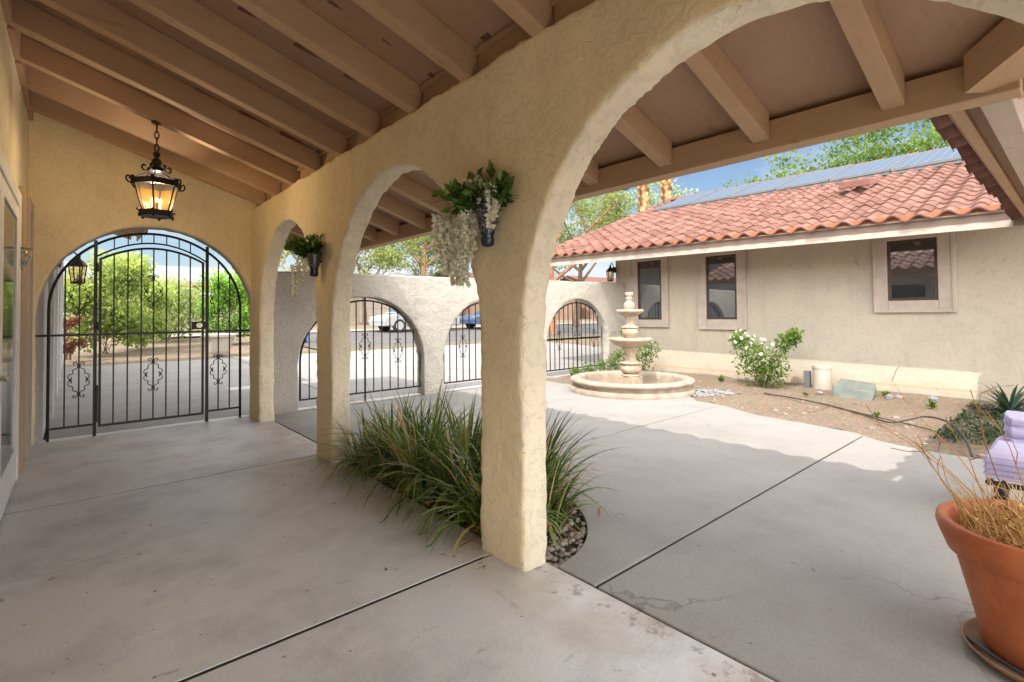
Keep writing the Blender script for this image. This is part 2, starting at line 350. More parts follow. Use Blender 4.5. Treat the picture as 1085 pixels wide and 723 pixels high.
# ------------------------------------------------------------------ mesh helpers
class MB:
    def __init__(s): s.v = []; s.f = []; s.sh = []
    def add(s, vs, fs, sh=0.5):
        o = len(s.v); s.v += [tuple(p) for p in vs]
        for f in fs: s.f.append(tuple(i + o for i in f)); s.sh.append(sh)
        return s
    def box(s, x0, x1, y0, y1, z0, z1, sh=0.5):
        return s.add([(x0, y0, z0), (x1, y0, z0), (x1, y1, z0), (x0, y1, z0), (x0, y0, z1), (x1, y0, z1), (x1, y1, z1), (x0, y1, z1)],
                     [(0, 3, 2, 1), (4, 5, 6, 7), (0, 1, 5, 4), (1, 2, 6, 5), (2, 3, 7, 6), (3, 0, 4, 7)], sh)
    def hexa(s, p, sh=0.5):   # 8 points, bottom 4 (ccw) then top 4
        return s.add(p, [(0, 3, 2, 1), (4, 5, 6, 7), (0, 1, 5, 4), (1, 2, 6, 5), (2, 3, 7, 6), (3, 0, 4, 7)], sh)
    def tube(s, pts, r, n=8, sh=0.5, closed=False, cap=True):
        pts = [Vector(p) for p in pts]; N = len(pts); rs = r if isinstance(r, (list, tuple)) else [r] * N
        vs = []; up = None
        for i, p in enumerate(pts):
            if closed: t = pts[(i + 1) % N] - pts[i - 1]
            else: t = pts[min(i + 1, N - 1)] - pts[max(i - 1, 0)]
            if t.length < 1e-9: t = Vector((0, 0, 1))
            t.normalize()
            if up is None:
                up = Vector((0, 0, 1)) if abs(t.z) < 0.9 else Vector((1, 0, 0))
            a = up - t * up.dot(t)
            if a.length < 1e-6: a = t.orthogonal()
            a.normalize(); up = a; b = t.cross(a)
            for k in range(n):
                q = 2 * pi * (k + 0.5) / n; vs.append(p + (a * cos(q) + b * sin(q)) * rs[i])
        fs = []
        for i in range(N if closed else N - 1):
            j = (i + 1) % N
            for k in range(n):
                l = (k + 1) % n; fs.append((i * n + k, i * n + l, j * n + l, j * n + k))
        if cap and not closed:
            fs.append(tuple(range(n))[::-1]); fs.append(tuple(range((N - 1) * n, N * n)))
        return s.add(vs, fs, sh)
    def lathe(s, prof, c=(0, 0, 0), n=32, sh=0.5, lobes=0, amp=0.0, closed=False, cap=True):
        vs = []; fs = []; m = len(prof)
        for r, z in prof:
            for k in range(n):
                a = 2 * pi * k / n; rr = r * (1 + amp * cos(lobes * a)) if lobes else r
                vs.append((c[0] + rr * cos(a), c[1] + rr * sin(a), c[2] + z))
        for i in range(m if closed else m - 1):
            j = (i + 1) % m
            for k in range(n):
                l = (k + 1) % n; fs.append((i * n + k, i * n + l, j * n + l, j * n + k))
        if not closed and cap:
            fs.append(tuple(range(n))[::-1]); fs.append(tuple(range((m - 1) * n, m * n)))
        return s.add(vs, fs, sh)
    def leaf(s, p, d, size, w=0.5, sh=0.5, fold=0.15):
        d = Vector(d); d.normalize(); q = Vector((U(-1, 1), U(-1, 1), U(-1, 1))); a = d.cross(q)
        if a.length < 1e-4: a = d.orthogonal()
        a.normalize(); u = d.cross(a); p = Vector(p)
        return s.add([p, p + d * size * .5 + a * size * w * .5 + u * size * fold, p + d * size, p + d * size * .5 - a * size * w * .5 + u * size * fold], [(0, 1, 2, 3)], sh)
    def ribbon(s, pts, w, sh=0.5, side=None):
        pts = [Vector(p) for p in pts]; vs = []; N = len(pts)
        for i, p in enumerate(pts):
            t = pts[min(i + 1, N - 1)] - pts[max(i - 1, 0)]
            a = side if side is not None else t.cross(Vector((0, 0, 1)))
            if a.length < 1e-5: a = Vector((1, 0, 0))
            a = a.normalized(); k = w * (1 - (i / (N - 1)) ** 2.2) * 0.5 + 0.0008
            vs += [p - a * k, p + a * k]
        return s.add(vs, [(2 * i, 2 * i + 1, 2 * i + 3, 2 * i + 2) for i in range(N - 1)], sh)
    def blob(s, c, r, sq=(1, 1, 1), n=1, jit=0.15, sh=0.5):
        bm = bmesh.new(); bmesh.ops.create_icosphere(bm, subdivisions=n, radius=1)
        k = U(0, 100)
        vs = []
        for v in bm.verts:
            q = 1 + jit * MN.noise(v.co * 1.3 + Vector((k, k, k))) * 2
            vs.append((c[0] + v.co.x * r * sq[0] * q, c[1] + v.co.y * r * sq[1] * q, c[2] + v.co.z * r * sq[2] * q))
        fs = [tuple(v.index for v in f.verts) for f in bm.faces]; bm.free()
        return s.add(vs, fs, sh)
    def build(s, name, mat, parent=None, smooth=False, bevel=0.0, org=None, shade=False, seg=2):
        off = Vector((0, 0, 0)) if parent is None else Vector(parent.get('_o', (0, 0, 0)))
        if org is not None: off = Vector(org)
        me = bpy.data.meshes.new(name)
        me.from_pydata([(p[0] - off.x, p[1] - off.y, p[2] - off.z) for p in s.v], [], s.f); me.update()
        if smooth: me.polygons.foreach_set('use_smooth', [True] * len(me.polygons))
        if shade:
            at = me.attributes.new('shade', 'FLOAT', 'FACE'); at.data.foreach_set('value', s.sh)
        me.materials.append(mat)
        o = bpy.data.objects.new(name, me); COL.objects.link(o)
        if parent is not None: o.parent = parent; o['_o'] = tuple(off)
        elif org is not None: o.location = off; o['_o'] = tuple(off)
        if bevel:
            b = o.modifiers.new('bevel', 'BEVEL'); b.width = bevel; b.segments = seg; b.limit_method = 'ANGLE'; b.angle_limit = radians(40)
        return o
def tag(o, label, cat, group=None):
    o['label'] = label; o['category'] = cat
    if group: o['group'] = group
    return o
def thing(name, loc, label, cat, group=None):
    o = bpy.data.objects.new(name, None); COL.objects.link(o); o.location = loc; o['_o'] = tuple(loc)
    o.empty_display_size = 0.1
    return tag(o, label, cat, group)
def struct(o, kind='structure'): o['kind'] = kind; return o
def copy_tree(o, parent=None):
    c = o.copy(); COL.objects.link(c)
    if parent is not None: c.parent = parent
    for ch in list(o.children): copy_tree(ch, c)
    return c
def crom(pts, n=6, closed=False):
    P = [Vector(p) for p in pts]; out = []; N = len(P)
    for i in range(N - 1):
        a, b, c, d = P[max(i - 1, 0)], P[i], P[i + 1], P[min(i + 2, N - 1)]
        for k in range(n):
            t = k / n
            out.append(0.5 * ((2 * b) + (c - a) * t + (2 * a - 5 * b + 4 * c - d) * t * t + (3 * b - a - 3 * c + d) * t ** 3))
    out.append(P[-1]); return out
def rdir():
    while True:
        v = Vector((U(-1, 1), U(-1, 1), U(-1, 1)))
        if 0.05 < v.length < 1: return v.normalized()

def sculpt_wall(name, outer, holes, mp, depth, mat, voxel=0.024, amp=(0.018, 0.006), smooth_it=5, edge=None):
    """solid plaster wall from a 2D outline with arch holes, remeshed so that every arris is hand rounded"""
    cu = bpy.data.curves.new(name, 'CURVE'); cu.dimensions = '2D'; cu.fill_mode = 'BOTH'; cu.extrude = depth / 2
    for pl in [outer] + holes:
        sp = cu.splines.new('POLY'); sp.points.add(len(pl) - 1)
        for p, q in zip(sp.points, pl): p.co = (q[0], q[1], 0, 1)
        sp.use_cyclic_u = True
    co = bpy.data.objects.new(name + '_outline', cu); COL.objects.link(co)
    me = bpy.data.meshes.new_from_object(co.evaluated_get(bpy.context.evaluated_depsgraph_get()))
    bpy.data.objects.remove(co)
    bm = bmesh.new(); bm.from_mesh(me); bmesh.ops.remove_doubles(bm, verts=bm.verts, dist=1e-4); bm.to_mesh(me); bm.free()
    o = bpy.data.objects.new(name, me); COL.objects.link(o)
    r = o.modifiers.new('r', 'REMESH'); r.mode = 'VOXEL'; r.voxel_size = voxel
    sm = o.modifiers.new('s', 'SMOOTH'); sm.factor = 0.5; sm.iterations = smooth_it
    me2 = bpy.data.meshes.new_from_object(o.evaluated_get(bpy.context.evaluated_depsgraph_get()))
    bpy.data.objects.remove(o); me2.name = name
    N = [v.normal.copy() for v in me2.vertices]
    for v, n in zip(me2.vertices, N):
        p = v.co
        e = 1.0 - max(abs(n.x), abs(n.y), abs(n.z)) ** 4 if edge else 0
        d = amp[0] * MN.noise(p * 2.3) + amp[1] * MN.noise(p * 8.0 + Vector((9, 3, 1))) + (edge or 0) * e * MN.noise(p * 14)
        if abs(n.z) < 0.7: d += (edge or 0) * 0.55 * MN.noise(p * 5.0)
        v.co = p + n * d
    for v in me2.vertices: v.co = mp(v.co)
    me2.polygons.foreach_set('use_smooth', [True] * len(me2.polygons))
    bm = bmesh.new(); bm.from_mesh(me2); bmesh.ops.recalc_face_normals(bm, faces=bm.faces); bm.to_mesh(me2); bm.free()
    me2.materials.clear(); me2.materials.append(mat)
    o = bpy.data.objects.new(name, me2); COL.objects.link(o); return o
def arch(c, a, zs, b, z0, n=40):
    """hole outline: jambs from z0 to zs, half ellipse above"""
    return [(c - a, z0)] + [(c - a * cos(pi * k / n), zs + b * sin(pi * k / n)) for k in range(n + 1)] + [(c + a, z0)]

def tiles(name, W, L, mat, parent=None, org=(0, 0, 0), fn=None, pitch=0.31, course=0.37, clip=None, ns=10):
    """S-profile clay tiles; local u across (0..W), s up the slope (0..L); fn(u,s,h)->point"""
    mb = MB(); nc = int(W / pitch); nr = int(L / course)
    prof = []
    for k in range(ns + 1):
        t = k / ns
        prof.append((t, 0.056 * max(0, sin(pi * t / 0.62)) if t < 0.62 else -0.022 * sin(pi * (t - 0.62) / 0.38)))
    for r in range(nr):
        s0 = r * course - 0.05; s1 = (r + 1) * course + 0.01
        for c in range(nc):
            if clip and not clip((c + .5) * pitch, (r + .5) * course): continue
            j = U(-0.008, 0.008); js = U(-0.018, 0.018); sh = R(); tw = U(-0.006, 0.006)
            vs = []
            for k, (t, h) in enumerate(prof):
                u = (c + t) * pitch; q = tw * (t - .5)
                vs += [fn(u, s0 + js, h + 0.008 + j + q), fn(u, s0 + js, h + 0.030 + j + q), fn(u, s1, h + 0.008 + j + q)]
            fs = []
            for k in range(ns):
                a = 3 * k; b = 3 * (k + 1)
                fs += [(a, b, b + 1, a + 1), (a + 1, b + 1, b + 2, a + 2)]
            mb.add(vs, fs, sh)
    return mb.build(name, mat, parent, smooth=False, org=None, shade=True)
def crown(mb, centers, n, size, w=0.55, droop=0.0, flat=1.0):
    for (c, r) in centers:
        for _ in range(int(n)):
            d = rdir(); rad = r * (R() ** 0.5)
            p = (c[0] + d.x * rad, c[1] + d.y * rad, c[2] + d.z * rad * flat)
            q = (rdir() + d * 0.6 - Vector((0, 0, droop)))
            sh = min(1, max(0, 0.08 + 0.42 * rad / r + 0.24 * d.z + U(-0.2, 0.3)))  # leaves coloured darker at the clump's heart and underside, standing in for shade
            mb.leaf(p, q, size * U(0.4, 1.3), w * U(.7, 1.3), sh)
def limbs(mb, base, top, r0, nb, spread, rnd, levels=2, up=0.6):
    """tapered trunk with forked limbs; returns tip list"""
    tips = []
    base = Vector(base); top = Vector(top)
    def grow(p, d, L, r, lev):
        n = 5; pts = [p]; q = p.copy(); dd = d.copy()
        for i in range(n):
            dd = (dd + rnd * rdir() + Vector((0, 0, 0.04))).normalized(); q = q + dd * L / n; pts.append(q.copy())
        mb.tube(pts, [r * (1 - 0.6 * i / n) for i in range(n + 1)], 7 if lev == 0 else 5)
        if lev >= levels: tips.append(pts[-1]); tips.append(pts[-2]); return
        for k in range(nb if lev == 0 else 3):
            at = pts[-1 - (k % 3)] if lev == 0 else pts[-1 - (k % 2)]
            a = 2 * pi * (k + R()) / (nb if lev == 0 else 3)
            e = Vector((cos(a) * spread, sin(a) * spread, up + U(-.2, .3)))
            if lev: e = e + dd * 0.8
            grow(at, e.normalized(), L * U(.5, .72), r * 0.45, lev + 1)
    grow(base, (top - base).normalized(), (top - base).length, r0, 0)
    return tips
# ------------------------------------------------------------------ setting: ground sheets
def gz(y): return 0.0 if y < 8 else 0.026 * (min(y, 40) - 8)
def sheet(name, x0, x1, ys, mat, dz, kind='structure', zf=None):
    mb = MB()
    for a, b in zip(ys, ys[1:]):
        za, zb = (gz(a) + dz, gz(b) + dz)
        mb.add([(x0, a, za), (x1, a, za), (x1, b, zb), (x0, b, zb)], [(0, 1, 2, 3)])
    return struct(mb.build(name, mat), kind)
sheet('ground', -400, 400, [-400, 8, 40, 600], M['dirt'], -0.075)
mb = MB()
n = 60
def gnoise(x, y): return 0.025 * MN.noise(Vector((x * 0.9, y * 0.9, 0))) + 0.012 * MN.noise(Vector((x * 5, y * 5, 3)))
vs = []; fs = []
GX = [5.6 + 5.2 * i / 90 for i in range(91)]; GY = [-2.6 + 10.3 * j / 150 for j in range(151)]
for x in GX:
    for y in GY: vs.append((x, y, -0.028 + gnoise(x, y) + 0.06 * max(0, (x - 9.2)) * 0.6))
for i in range(90):
    for j in range(150):
        a = i * 151 + j; fs.append((a, a + 151, a + 152, a + 1))
mb.add(vs, fs); struct(mb.build('gravel_bed', M['gravel'], smooth=True))

XR = [(-6.3, 6.4), (0.9, 6.4), (1.1, 6.39), (1.5, 6.53), (1.8, 6.76), (2.2, 6.86), (3.0, 6.97), (3.57, 7.3), (4.1, 7.42), (4.5, 7.84), (5.5, 7.7), (6.95, 7.35), (7.66, 7.45)]
def xr(y):
    for (a, p), (b, q) in zip(XR, XR[1:]):
        if a <= y <= b: return p + (q - p) * (y - a) / (b - a)
    return XR[-1][1]
def xl(y):
    t = 1 - ((y - 3.37) / 1.39) ** 2
    return 2.034 + (0.95 * t ** 0.5 if t > 0 else 0)
def slab(mb, ys, fl, fr, z0, z1):
    N = len(ys); vs = []
    for y in ys: vs += [(fl(y), y, z0), (fr(y), y, z0), (fr(y), y, z1), (fl(y), y, z1)]
    fs = []
    for i in range(N - 1):
        a = 4 * i; b = a + 4
        fs += [(a + 3, a + 2, b + 2, b + 3), (a, a + 3, b + 3, b), (a + 1, b + 1, b + 2, a + 2)]
    fs += [(0, 1, 2, 3), (4 * N - 1, 4 * N - 2, 4 * N - 3, 4 * N - 4)]
    mb.add(vs, fs)
mb = MB(); g = 0.010
for a, b in ((-6.2, -4.2), (-4.2, -2.24), (-2.24, -0.27), (-0.27, 1.70), (1.70, 3.67), (3.67, 5.64), (5.64, 7.66)):
    ys = [a + g + (b - a - 2 * g) * k / 60 for k in range(61)]
    slab(mb, ys, xl, lambda y: xr(y) + 0.02 * MN.noise(Vector((y * 3, 0, 0))), -0.10, -0.006)
struct(mb.build('courtyard_slab', M['courtslab'], bevel=0.008))
mb = MB(); mb.box(-0.42, 1.79, -6.2, 7.9, -0.12, -0.005); mb.box(1.79, 6.34, -6.2, 1.96, -0.12, -0.016); mb.box(3.0, 6.9, 1.96, 4.8, -0.12, -0.018); mb.box(1.79, 7.2, 4.8, 7.9, -0.12, -0.016); struct(mb.build('slab_bedding', M['joint']))
mb = MB(); g = 0.014
for a, b in ((-6.1, -3.27), (-3.27, -0.47), (-0.47, 2.325), (2.325, 5.13), (5.13, 7.72), (7.72, 7.93)):
    if b < 6.5:
        ys = [a + g + (b - a - 2 * g) * k / 60 for k in range(61)]
        slab(mb, ys, lambda y: -0.42, lambda y: 1.93 if 2.5 < y < 4.68 else 2.006, -0.10, 0.0)
    elif b < 7.8:
        ys = [a + g + (b - a - 2 * g) * k / 60 for k in range(61)]
        slab(mb, ys, lambda y: -0.42, lambda y: 2.006, -0.10, 0.0)
    else: mb.box(-0.42, 10.4, a + g, b, -0.10, -0.001)
struct(mb.build('portico_floor', M['portfloor']))
# planter soil inside the curved cut-out
mb = MB(); vs = []; fs = []
for i in range(31):
    for j in range(61):
        y = 1.95 + 2.85 * j / 60; x = 1.80 + (xl(y) + 0.02 - 1.80) * i / 30
        vs.append((x, y, -0.034 + 0.02 * MN.noise(Vector((x * 3, y * 3, 7)))))
for i in range(30):
    for j in range(60): a = i * 61 + j; fs.append((a, a + 61, a + 62, a + 1))
mb.add(vs, fs); struct(mb.build('planter_soil', M['soil'], smooth=True))
# outside
mb = MB(); g = 0.01
xs = [-0.26, 3.4, 7.0, 10.6, 15.0]; ysd = [7.94, 12.2, 16.15]
for a, b in zip(xs, xs[1:]):
    for c, d in zip(ysd, ysd[1:]):
        mb.hexa([(a + g, c + g, gz(c) - .1), (b - g, c + g, gz(c) - .1), (b - g, d - g, gz(d) - .1), (a + g, d - g, gz(d) - .1),
                 (a + g, c + g, gz(c)), (b - g, c + g, gz(c)), (b - g, d - g, gz(d)), (a + g, d - g, gz(d))])
struct(mb.build('driveway', M['drive']))
sheet('verge', 5.0, 70, [16.15, 17.0], M['drygrass'], 0.012)
sheet('street', 6.4, 120, [17.0, 26.9], M['asphalt'], -0.03)
sheet('pavement', 3.0, 120, [26.9, 28.4], M['drive'], 0.03)

# ------------------------------------------------------------------ plaster walls
JAMB = -0.06
def outline(x0, x1, top, arches, z0=JAMB):
    """bottom line with arch notches, then the given top line back"""
    pts = [(x0, z0)]
    for (c, a, zs, b) in arches: pts += arch(c, a, zs, b, z0)
    pts += [(x1, z0)] + top
    return pts
arcs = [(0.88, 1.15, 1.25, 1.29), (3.57, 1.15, 1.25, 1.29), (6.165, 1.035, 1.35, 1.16)]
aw = sculpt_wall('arcade_wall', outline(-0.78, 7.72, [(7.72, 2.885), (-0.78, 2.885)], arcs), [],
                 lambda p: Vector((1.932 + p.z, p.x, p.y)), 0.185, M['arcade'], 0.022, (0.011, 0.004), 4, 0.018)
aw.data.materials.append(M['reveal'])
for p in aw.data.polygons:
    if abs(p.normal.x) < 0.70 or p.normal.x > 0.5: p.material_index = 1  # only the portico face stays ochre, warm inside light put into its colour
tag(aw, 'ochre stucco arcade wall with three round arches and square pillars', 'arcade wall')
garcs = [(0.78, 1.11, 1.38, 1.15), (3.55, 1.06, 0.6, 1.09), (6.10, 1.06, 0.6, 1.09), (8.69, 1.06, 0.6, 1.11)]
top = [(10.47, 2.15), (9, 2.12), (6, 2.09), (4, 2.065), (2.10, 2.05), (2.03, 2.10), (2.03, 2.985), (-0.80, 3.89)]
gw = sculpt_wall('garden_wall', outline(-0.80, 10.47, top, garcs), [],
                 lambda p: Vector((p.x, 7.785 - p.z, p.y)), 0.26, M['gatewall'], 0.026, (0.012, 0.007), 4, 0.012)
tag(gw, 'tall stucco wall of the arched gate running on as low courtyard wall with three arches', 'wall')
# portico face takes the arcade's ochre, which paints in the warm inside light
gw.data.materials.append(M['arcade'])
for p in gw.data.polygons:
    if p.center.x < 2.0 and p.center.y < 7.72: p.material_index = 1

# ------------------------------------------------------------------ main house (left wall)
mh = thing('main_house', (-0.5, 2.3, 0), 'ochre stucco house wall at the left edge with cased glass doors', 'house')
mb = MB(); mb.box(-0.62, -0.40, -0.9, 7.66, -0.06, 3.74); mb.build('wall', M['mainwall'], mh)
mb = MB(); mb.box(-0.62, 1.84, -1.1, -0.92, 2.1, 4.2); mb.box(1.84, 3.3, -1.1, -0.92, 2.3, 3.3); mb.build('rear_light_block', M['mainwall'], mh)  # added unseen wall behind the camera keeps sky light off the rafters
d = MB(); d.box(-0.398, -0.365, 3.30, 3.42, 0, 2.5); d.box(-0.398, -0.365, 6.10, 6.22, 0, 2.5); d.box(-0.398, -0.365, 3.42, 6.10, 2.38, 2.5)
df = d.build('door_frame', M['whitepaint'], mh, bevel=0.006)
for y0 in (3.44, 4.77):
    e = MB(); y1 = y0 + 1.31
    e.box(-0.396, -0.372, y0, y0 + .11, 0.02, 2.36); e.box(-0.396, -0.372, y1 - .11, y1, 0.02, 2.36); e.box(-0.396, -0.372, y0 + .11, y1 - .11, 0.02, 0.30); e.box(-0.396, -0.372, y0 + .11, y1 - .11, 2.25, 2.36)
    dl = e.build('door', M['whitepaint'], mh, bevel=0.004)
    e = MB(); e.box(-0.394, -0.384, y0 + .112, y1 - .112, 0.302, 2.248); e.build('pane', M['doorglass'], dl)
    e = MB(); yy = y1 - .06 if y0 < 4 else y0 + .06
    e.tube([(-0.372, yy, 1.0), (-0.33, yy, 1.0)], 0.012, 8); e.tube([(-0.33, yy - .01, 1.0), (-0.33, yy + .11 * (-1 if y0 < 4 else 1), 1.0)], 0.01, 8); e.build('handle', M['lockmetal'], dl, smooth=True)
mb = MB(); mb.box(-0.40, -0.352, 6.42, 6.60, 0, 2.62); mb.build('casing', M['trimwood'], mh, bevel=0.008)
mb = MB(); mb.box(-0.399, -0.345, 6.95, 7.07, 0, 2.62); mb.box(-0.399, -0.345, 7.40, 7.52, 0, 2.62); mb.box(-0.399, -0.345, 7.07, 7.40, 2.5, 2.62)
sf = mb.build('sidelight_frame', M['lighttrim'], mh, bevel=0.008)
mb = MB(); mb.box(-0.397, -0.39, 7.072, 7.398, 0.05, 2.498); mb.build('pane', M['doorglass'], sf)

gwng = thing('garage', (-0.4, 12.2, 0), 'white garage wall beyond the arched gate with rafters under its eave', 'building')
mb = MB(); mb.box(-0.50, -0.272, 7.94, 16.6, -0.06, 3.85); mb.box(-6, -0.50, 16.4, 16.6, -0.06, 5.5); mb.build('wall', M['whitewall'], gwng)
mb = MB()
for y in (9.2, 11.4, 13.6, 15.8): mb.box(-0.27, -0.215, y, y + .5, -0.02, 3.6)
mb.build('pilaster', M['whitewall'], gwng, bevel=0.01)
def zg(x): return 3.60 + 0.32 * (1.10 - x)
mb = MB(); mb.hexa([(1.22, 9.75, zg(1.22)), (1.22, 16.7, zg(1.22)), (-6, 16.7, zg(-6)), (-6, 9.75, zg(-6)), (1.22, 9.75, zg(1.22) + .06), (1.22, 16.7, zg(1.22) + .06), (-6, 16.7, zg(-6) + .06), (-6, 9.75, zg(-6) + .06)])
mb.build('roof_deck', M['deck'], gwng)
for k in range(11):
    y = 9.85 + 0.66 * k; mb = MB()
    mb.hexa([(1.10, y, zg(1.1) - .16), (1.10, y + .1, zg(1.1) - .16), (-.27, y + .1, zg(-.27) - .16), (-.27, y, zg(-.27) - .16), (1.10, y, zg(1.1) - .002), (1.10, y + .1, zg(1.1) - .002), (-.27, y + .1, zg(-.27) - .002), (-.27, y, zg(-.27) - .002)])
    mb.build('rafter', M['rafter'], gwng)
tiles('roof_tiles', 6.95, 1.9, M['tile'], gwng, fn=lambda u, s, h: (1.34 - s * .95 + h * .3, 9.75 + u, zg(1.34 - s * .95) + .07 + h))
mb = MB(); mb.box(1.225, 1.26, 9.75, 16.7, 3.44, 3.64); mb.build('fascia', M['fascia'], gwng)

# ------------------------------------------------------------------ portico roof
RD = 0.17
def zb(x): return 2.88 + 0.32 * (1.84 - x)       # rafter underside
def zd(x): return zb(x) + RD                     # deck underside
def zbw(y): return zb(3.2) + 0.32 * (0.3 - y)
pr = thing('portico_roof', (1.5, 3, 2.9), 'brown timber portico roof of exposed rafters over the arcade', 'roof')
mb = MB()
DK = 0.035
for poly, dz in (([(3.42, .52), (3.42, 9.5), (1.95, 9.5), (1.95, -0.95)], 0), ([(1.95, -0.9), (1.95, 9.5), (-4.5, 9.5), (-4.5, -0.9)], DK)):
    vs = [(x, y, zd(x) + dz) for x, y in poly] + [(x, y, zd(x) + dz + .035) for x, y in poly]
    mb.add(vs, [(3, 2, 1, 0), (4, 5, 6, 7)] + [(i, (i + 1) % 4, 4 + (i + 1) % 4, 4 + i) for i in range(4)])
mb.build('deck', M['deck'], pr)
mb = MB()   # battens covering the plywood seams
for y in (3.26, 5.7): mb.hexa([(1.86, y, zd(1.86) + DK - .012), (1.86, y + .05, zd(1.86) + DK - .012), (-.4, y + .05, zd(-.4) + DK - .012), (-.4, y, zd(-.4) + DK - .012), (1.86, y, zd(1.86) + DK - .001), (1.86, y + .05, zd(1.86) + DK - .001), (-.4, y + .05, zd(-.4) + DK - .001), (-.4, y, zd(-.4) + DK - .001)])
mb.build('seam_batten', M['deck'], pr)
def rafter(x0, x1, yf, par, w=0.09, dz=0.0):
    m = MB(); y0 = yf - w; y1 = yf
    m.hexa([(x0, y0, zb(x0)), (x1, y0, zb(x1)), (x1, y1, zb(x1)), (x0, y1, zb(x0)), (x0, y0, zd(x0) + dz - .002), (x1, y0, zd(x1) + dz - .002), (x1, y1, zd(x1) + dz - .002), (x0, y1, zd(x0) + dz - .002)])
    return m.build('rafter', M['rafter'], par, bevel=0.005)
rf = [1.93 + 0.665 * k for k in range(-3, 9)]
for y in rf:
    x1 = min(1.90, y + 2.8)
    if x1 > 0: rafter(-0.41, x1, y, pr, 0.1, DK)
for k in range(-2, 12):
    y = 2.02 + 0.665 * k + 0.003
    rafter(1.955, 3.198, y, pr, 0.1)
for a, b in zip(rf, rf[1:] + [8.0]):
    if b < 0: continue
    m = MB(); m.box(1.905, 1.935, a + .002, b - .102, 2.87, zd(1.905) + DK - .012); bb = m.build('blocking', M['rafterY'], pr)
    m = MB(); m.box(1.875, 1.904, a + .002, b - .102, zd(1.9) + DK - .04, zd(1.9) + DK - .006); m.build('cleat', M['rafterY'], bb)
for a, b in zip(rf, rf[1:] + [7.66]):
    m = MB(); m.box(-0.40, -0.36, a + .002, b - .102, zb(-.4) - .03, zd(-.36) + DK - .004); m.build('blocking', M['deck'], pr)
mb = MB(); mb.box(3.2, 3.34, 0.18, 9.5, 2.39, zd(3.34) - .003); mb.build('header_beam', M['rafterY'], pr, bevel=0.006)
mb = MB(); q = 0.06   # valley rafter
A = (3.2, 0.3); B = (2.0, -0.9)
def vz(x): return 2.44 + 0.32 * (3.2 - x)
mb.hexa([(A[0] - q, A[1] + q, vz(3.2) - .03), (A[0] + q, A[1] - q, vz(3.2) - .03), (B[0] + q, B[1] - q, vz(B[0]) - .03), (B[0] - q, B[1] + q, vz(B[0]) - .03), (A[0] - q, A[1] + q, vz(3.2) + .15), (A[0] + q, A[1] - q, vz(3.2) + .15), (B[0] + q, B[1] - q, vz(B[0]) + .15), (B[0] - q, B[1] + q, vz(B[0]) + .15)])
mb.build('valley_rafter', M['rafter'], pr)
tc = 1 / sqrt(1 + .32 ** 2)
tiles('roof_tiles', 8.99, 3.0, M['tile'], pr, fn=lambda u, s, h: (3.62 - s * tc + h * .3, 0.56 + u, zd(3.62 - s * tc) + .04 + h))
mb = MB(); mb.hexa([(3.40, .5, zd(3.4) - .0), (3.44, .5, zd(3.44) - .0), (3.44, 9.5, zd(3.44)), (3.40, 9.5, zd(3.4)), (3.40, .5, zd(3.4) + .06), (3.44, .5, zd(3.44) + .06), (3.44, 9.5, zd(3.44) + .06), (3.40, 9.5, zd(3.4) + .06)]); mb.build('eave_board', M['rafterY'], pr)

# ------------------------------------------------------------------ side wing roof along the right edge
wr = thing('side_wing_roof', (6, -1, 2.6), 'tiled porch roof at the upper right with pale underside beam', 'roof')
mb = MB(); poly = [(3.43, .52), (2.01, -0.9), (10.5, -0.9), (9.1, .52)]
def zw(y): return zbw(y) + RD
vs = [(x, y, zw(y)) for x, y in poly] + [(x, y, zw(y) + .035) for x, y in poly]
mb.add(vs, [(3, 2, 1, 0), (4, 5, 6, 7)] + [(i, (i + 1) % 4, 4 + (i + 1) % 4, 4 + i) for i in range(4)])
mb.build('deck', M['deck'], wr)
for k in range(9):
    x = 3.55 + .665 * k; y1 = -0.88; m = MB()
    m.hexa([(x, .213, zbw(.213)), (x, y1, zbw(y1)), (x + .1, y1, zbw(y1)), (x + .1, .213, zbw(.213)), (x, .213, zw(.213) - .002), (x, y1, zw(y1) - .002), (x + .1, y1, zw(y1) - .002), (x + .1, .213, zw(.213) - .002)])
    m.build('rafter', M['rafterY'], wr)
mb = MB(); mb.box(3.342, 9.16, 0.215, 0.33, 2.39, zw(.33) - .003); mb.build('header_beam', M['bouncebeam'], wr, bevel=0.005)
mb = MB(); mb.hexa([(3.45, .44, zw(.52) - .02), (9.1, .44, zw(.52) - .02), (9.1, .50, zw(.52) - .02), (3.45, .50, zw(.52) - .02), (3.45, .44, zw(.5) + .045), (9.1, .44, zw(.5) + .045), (9.1, .50, zw(.5) + .045), (3.45, .50, zw(.5) + .045)]); mb.build('eave_board', M['rafter'], wr)
tiles('roof_tiles', 5.6, 1.5, M['tile'], wr, fn=lambda u, s, h: (3.62 + u, 0.58 - s * tc + h * .3, zw(.58 - s * tc) + .04 + h))

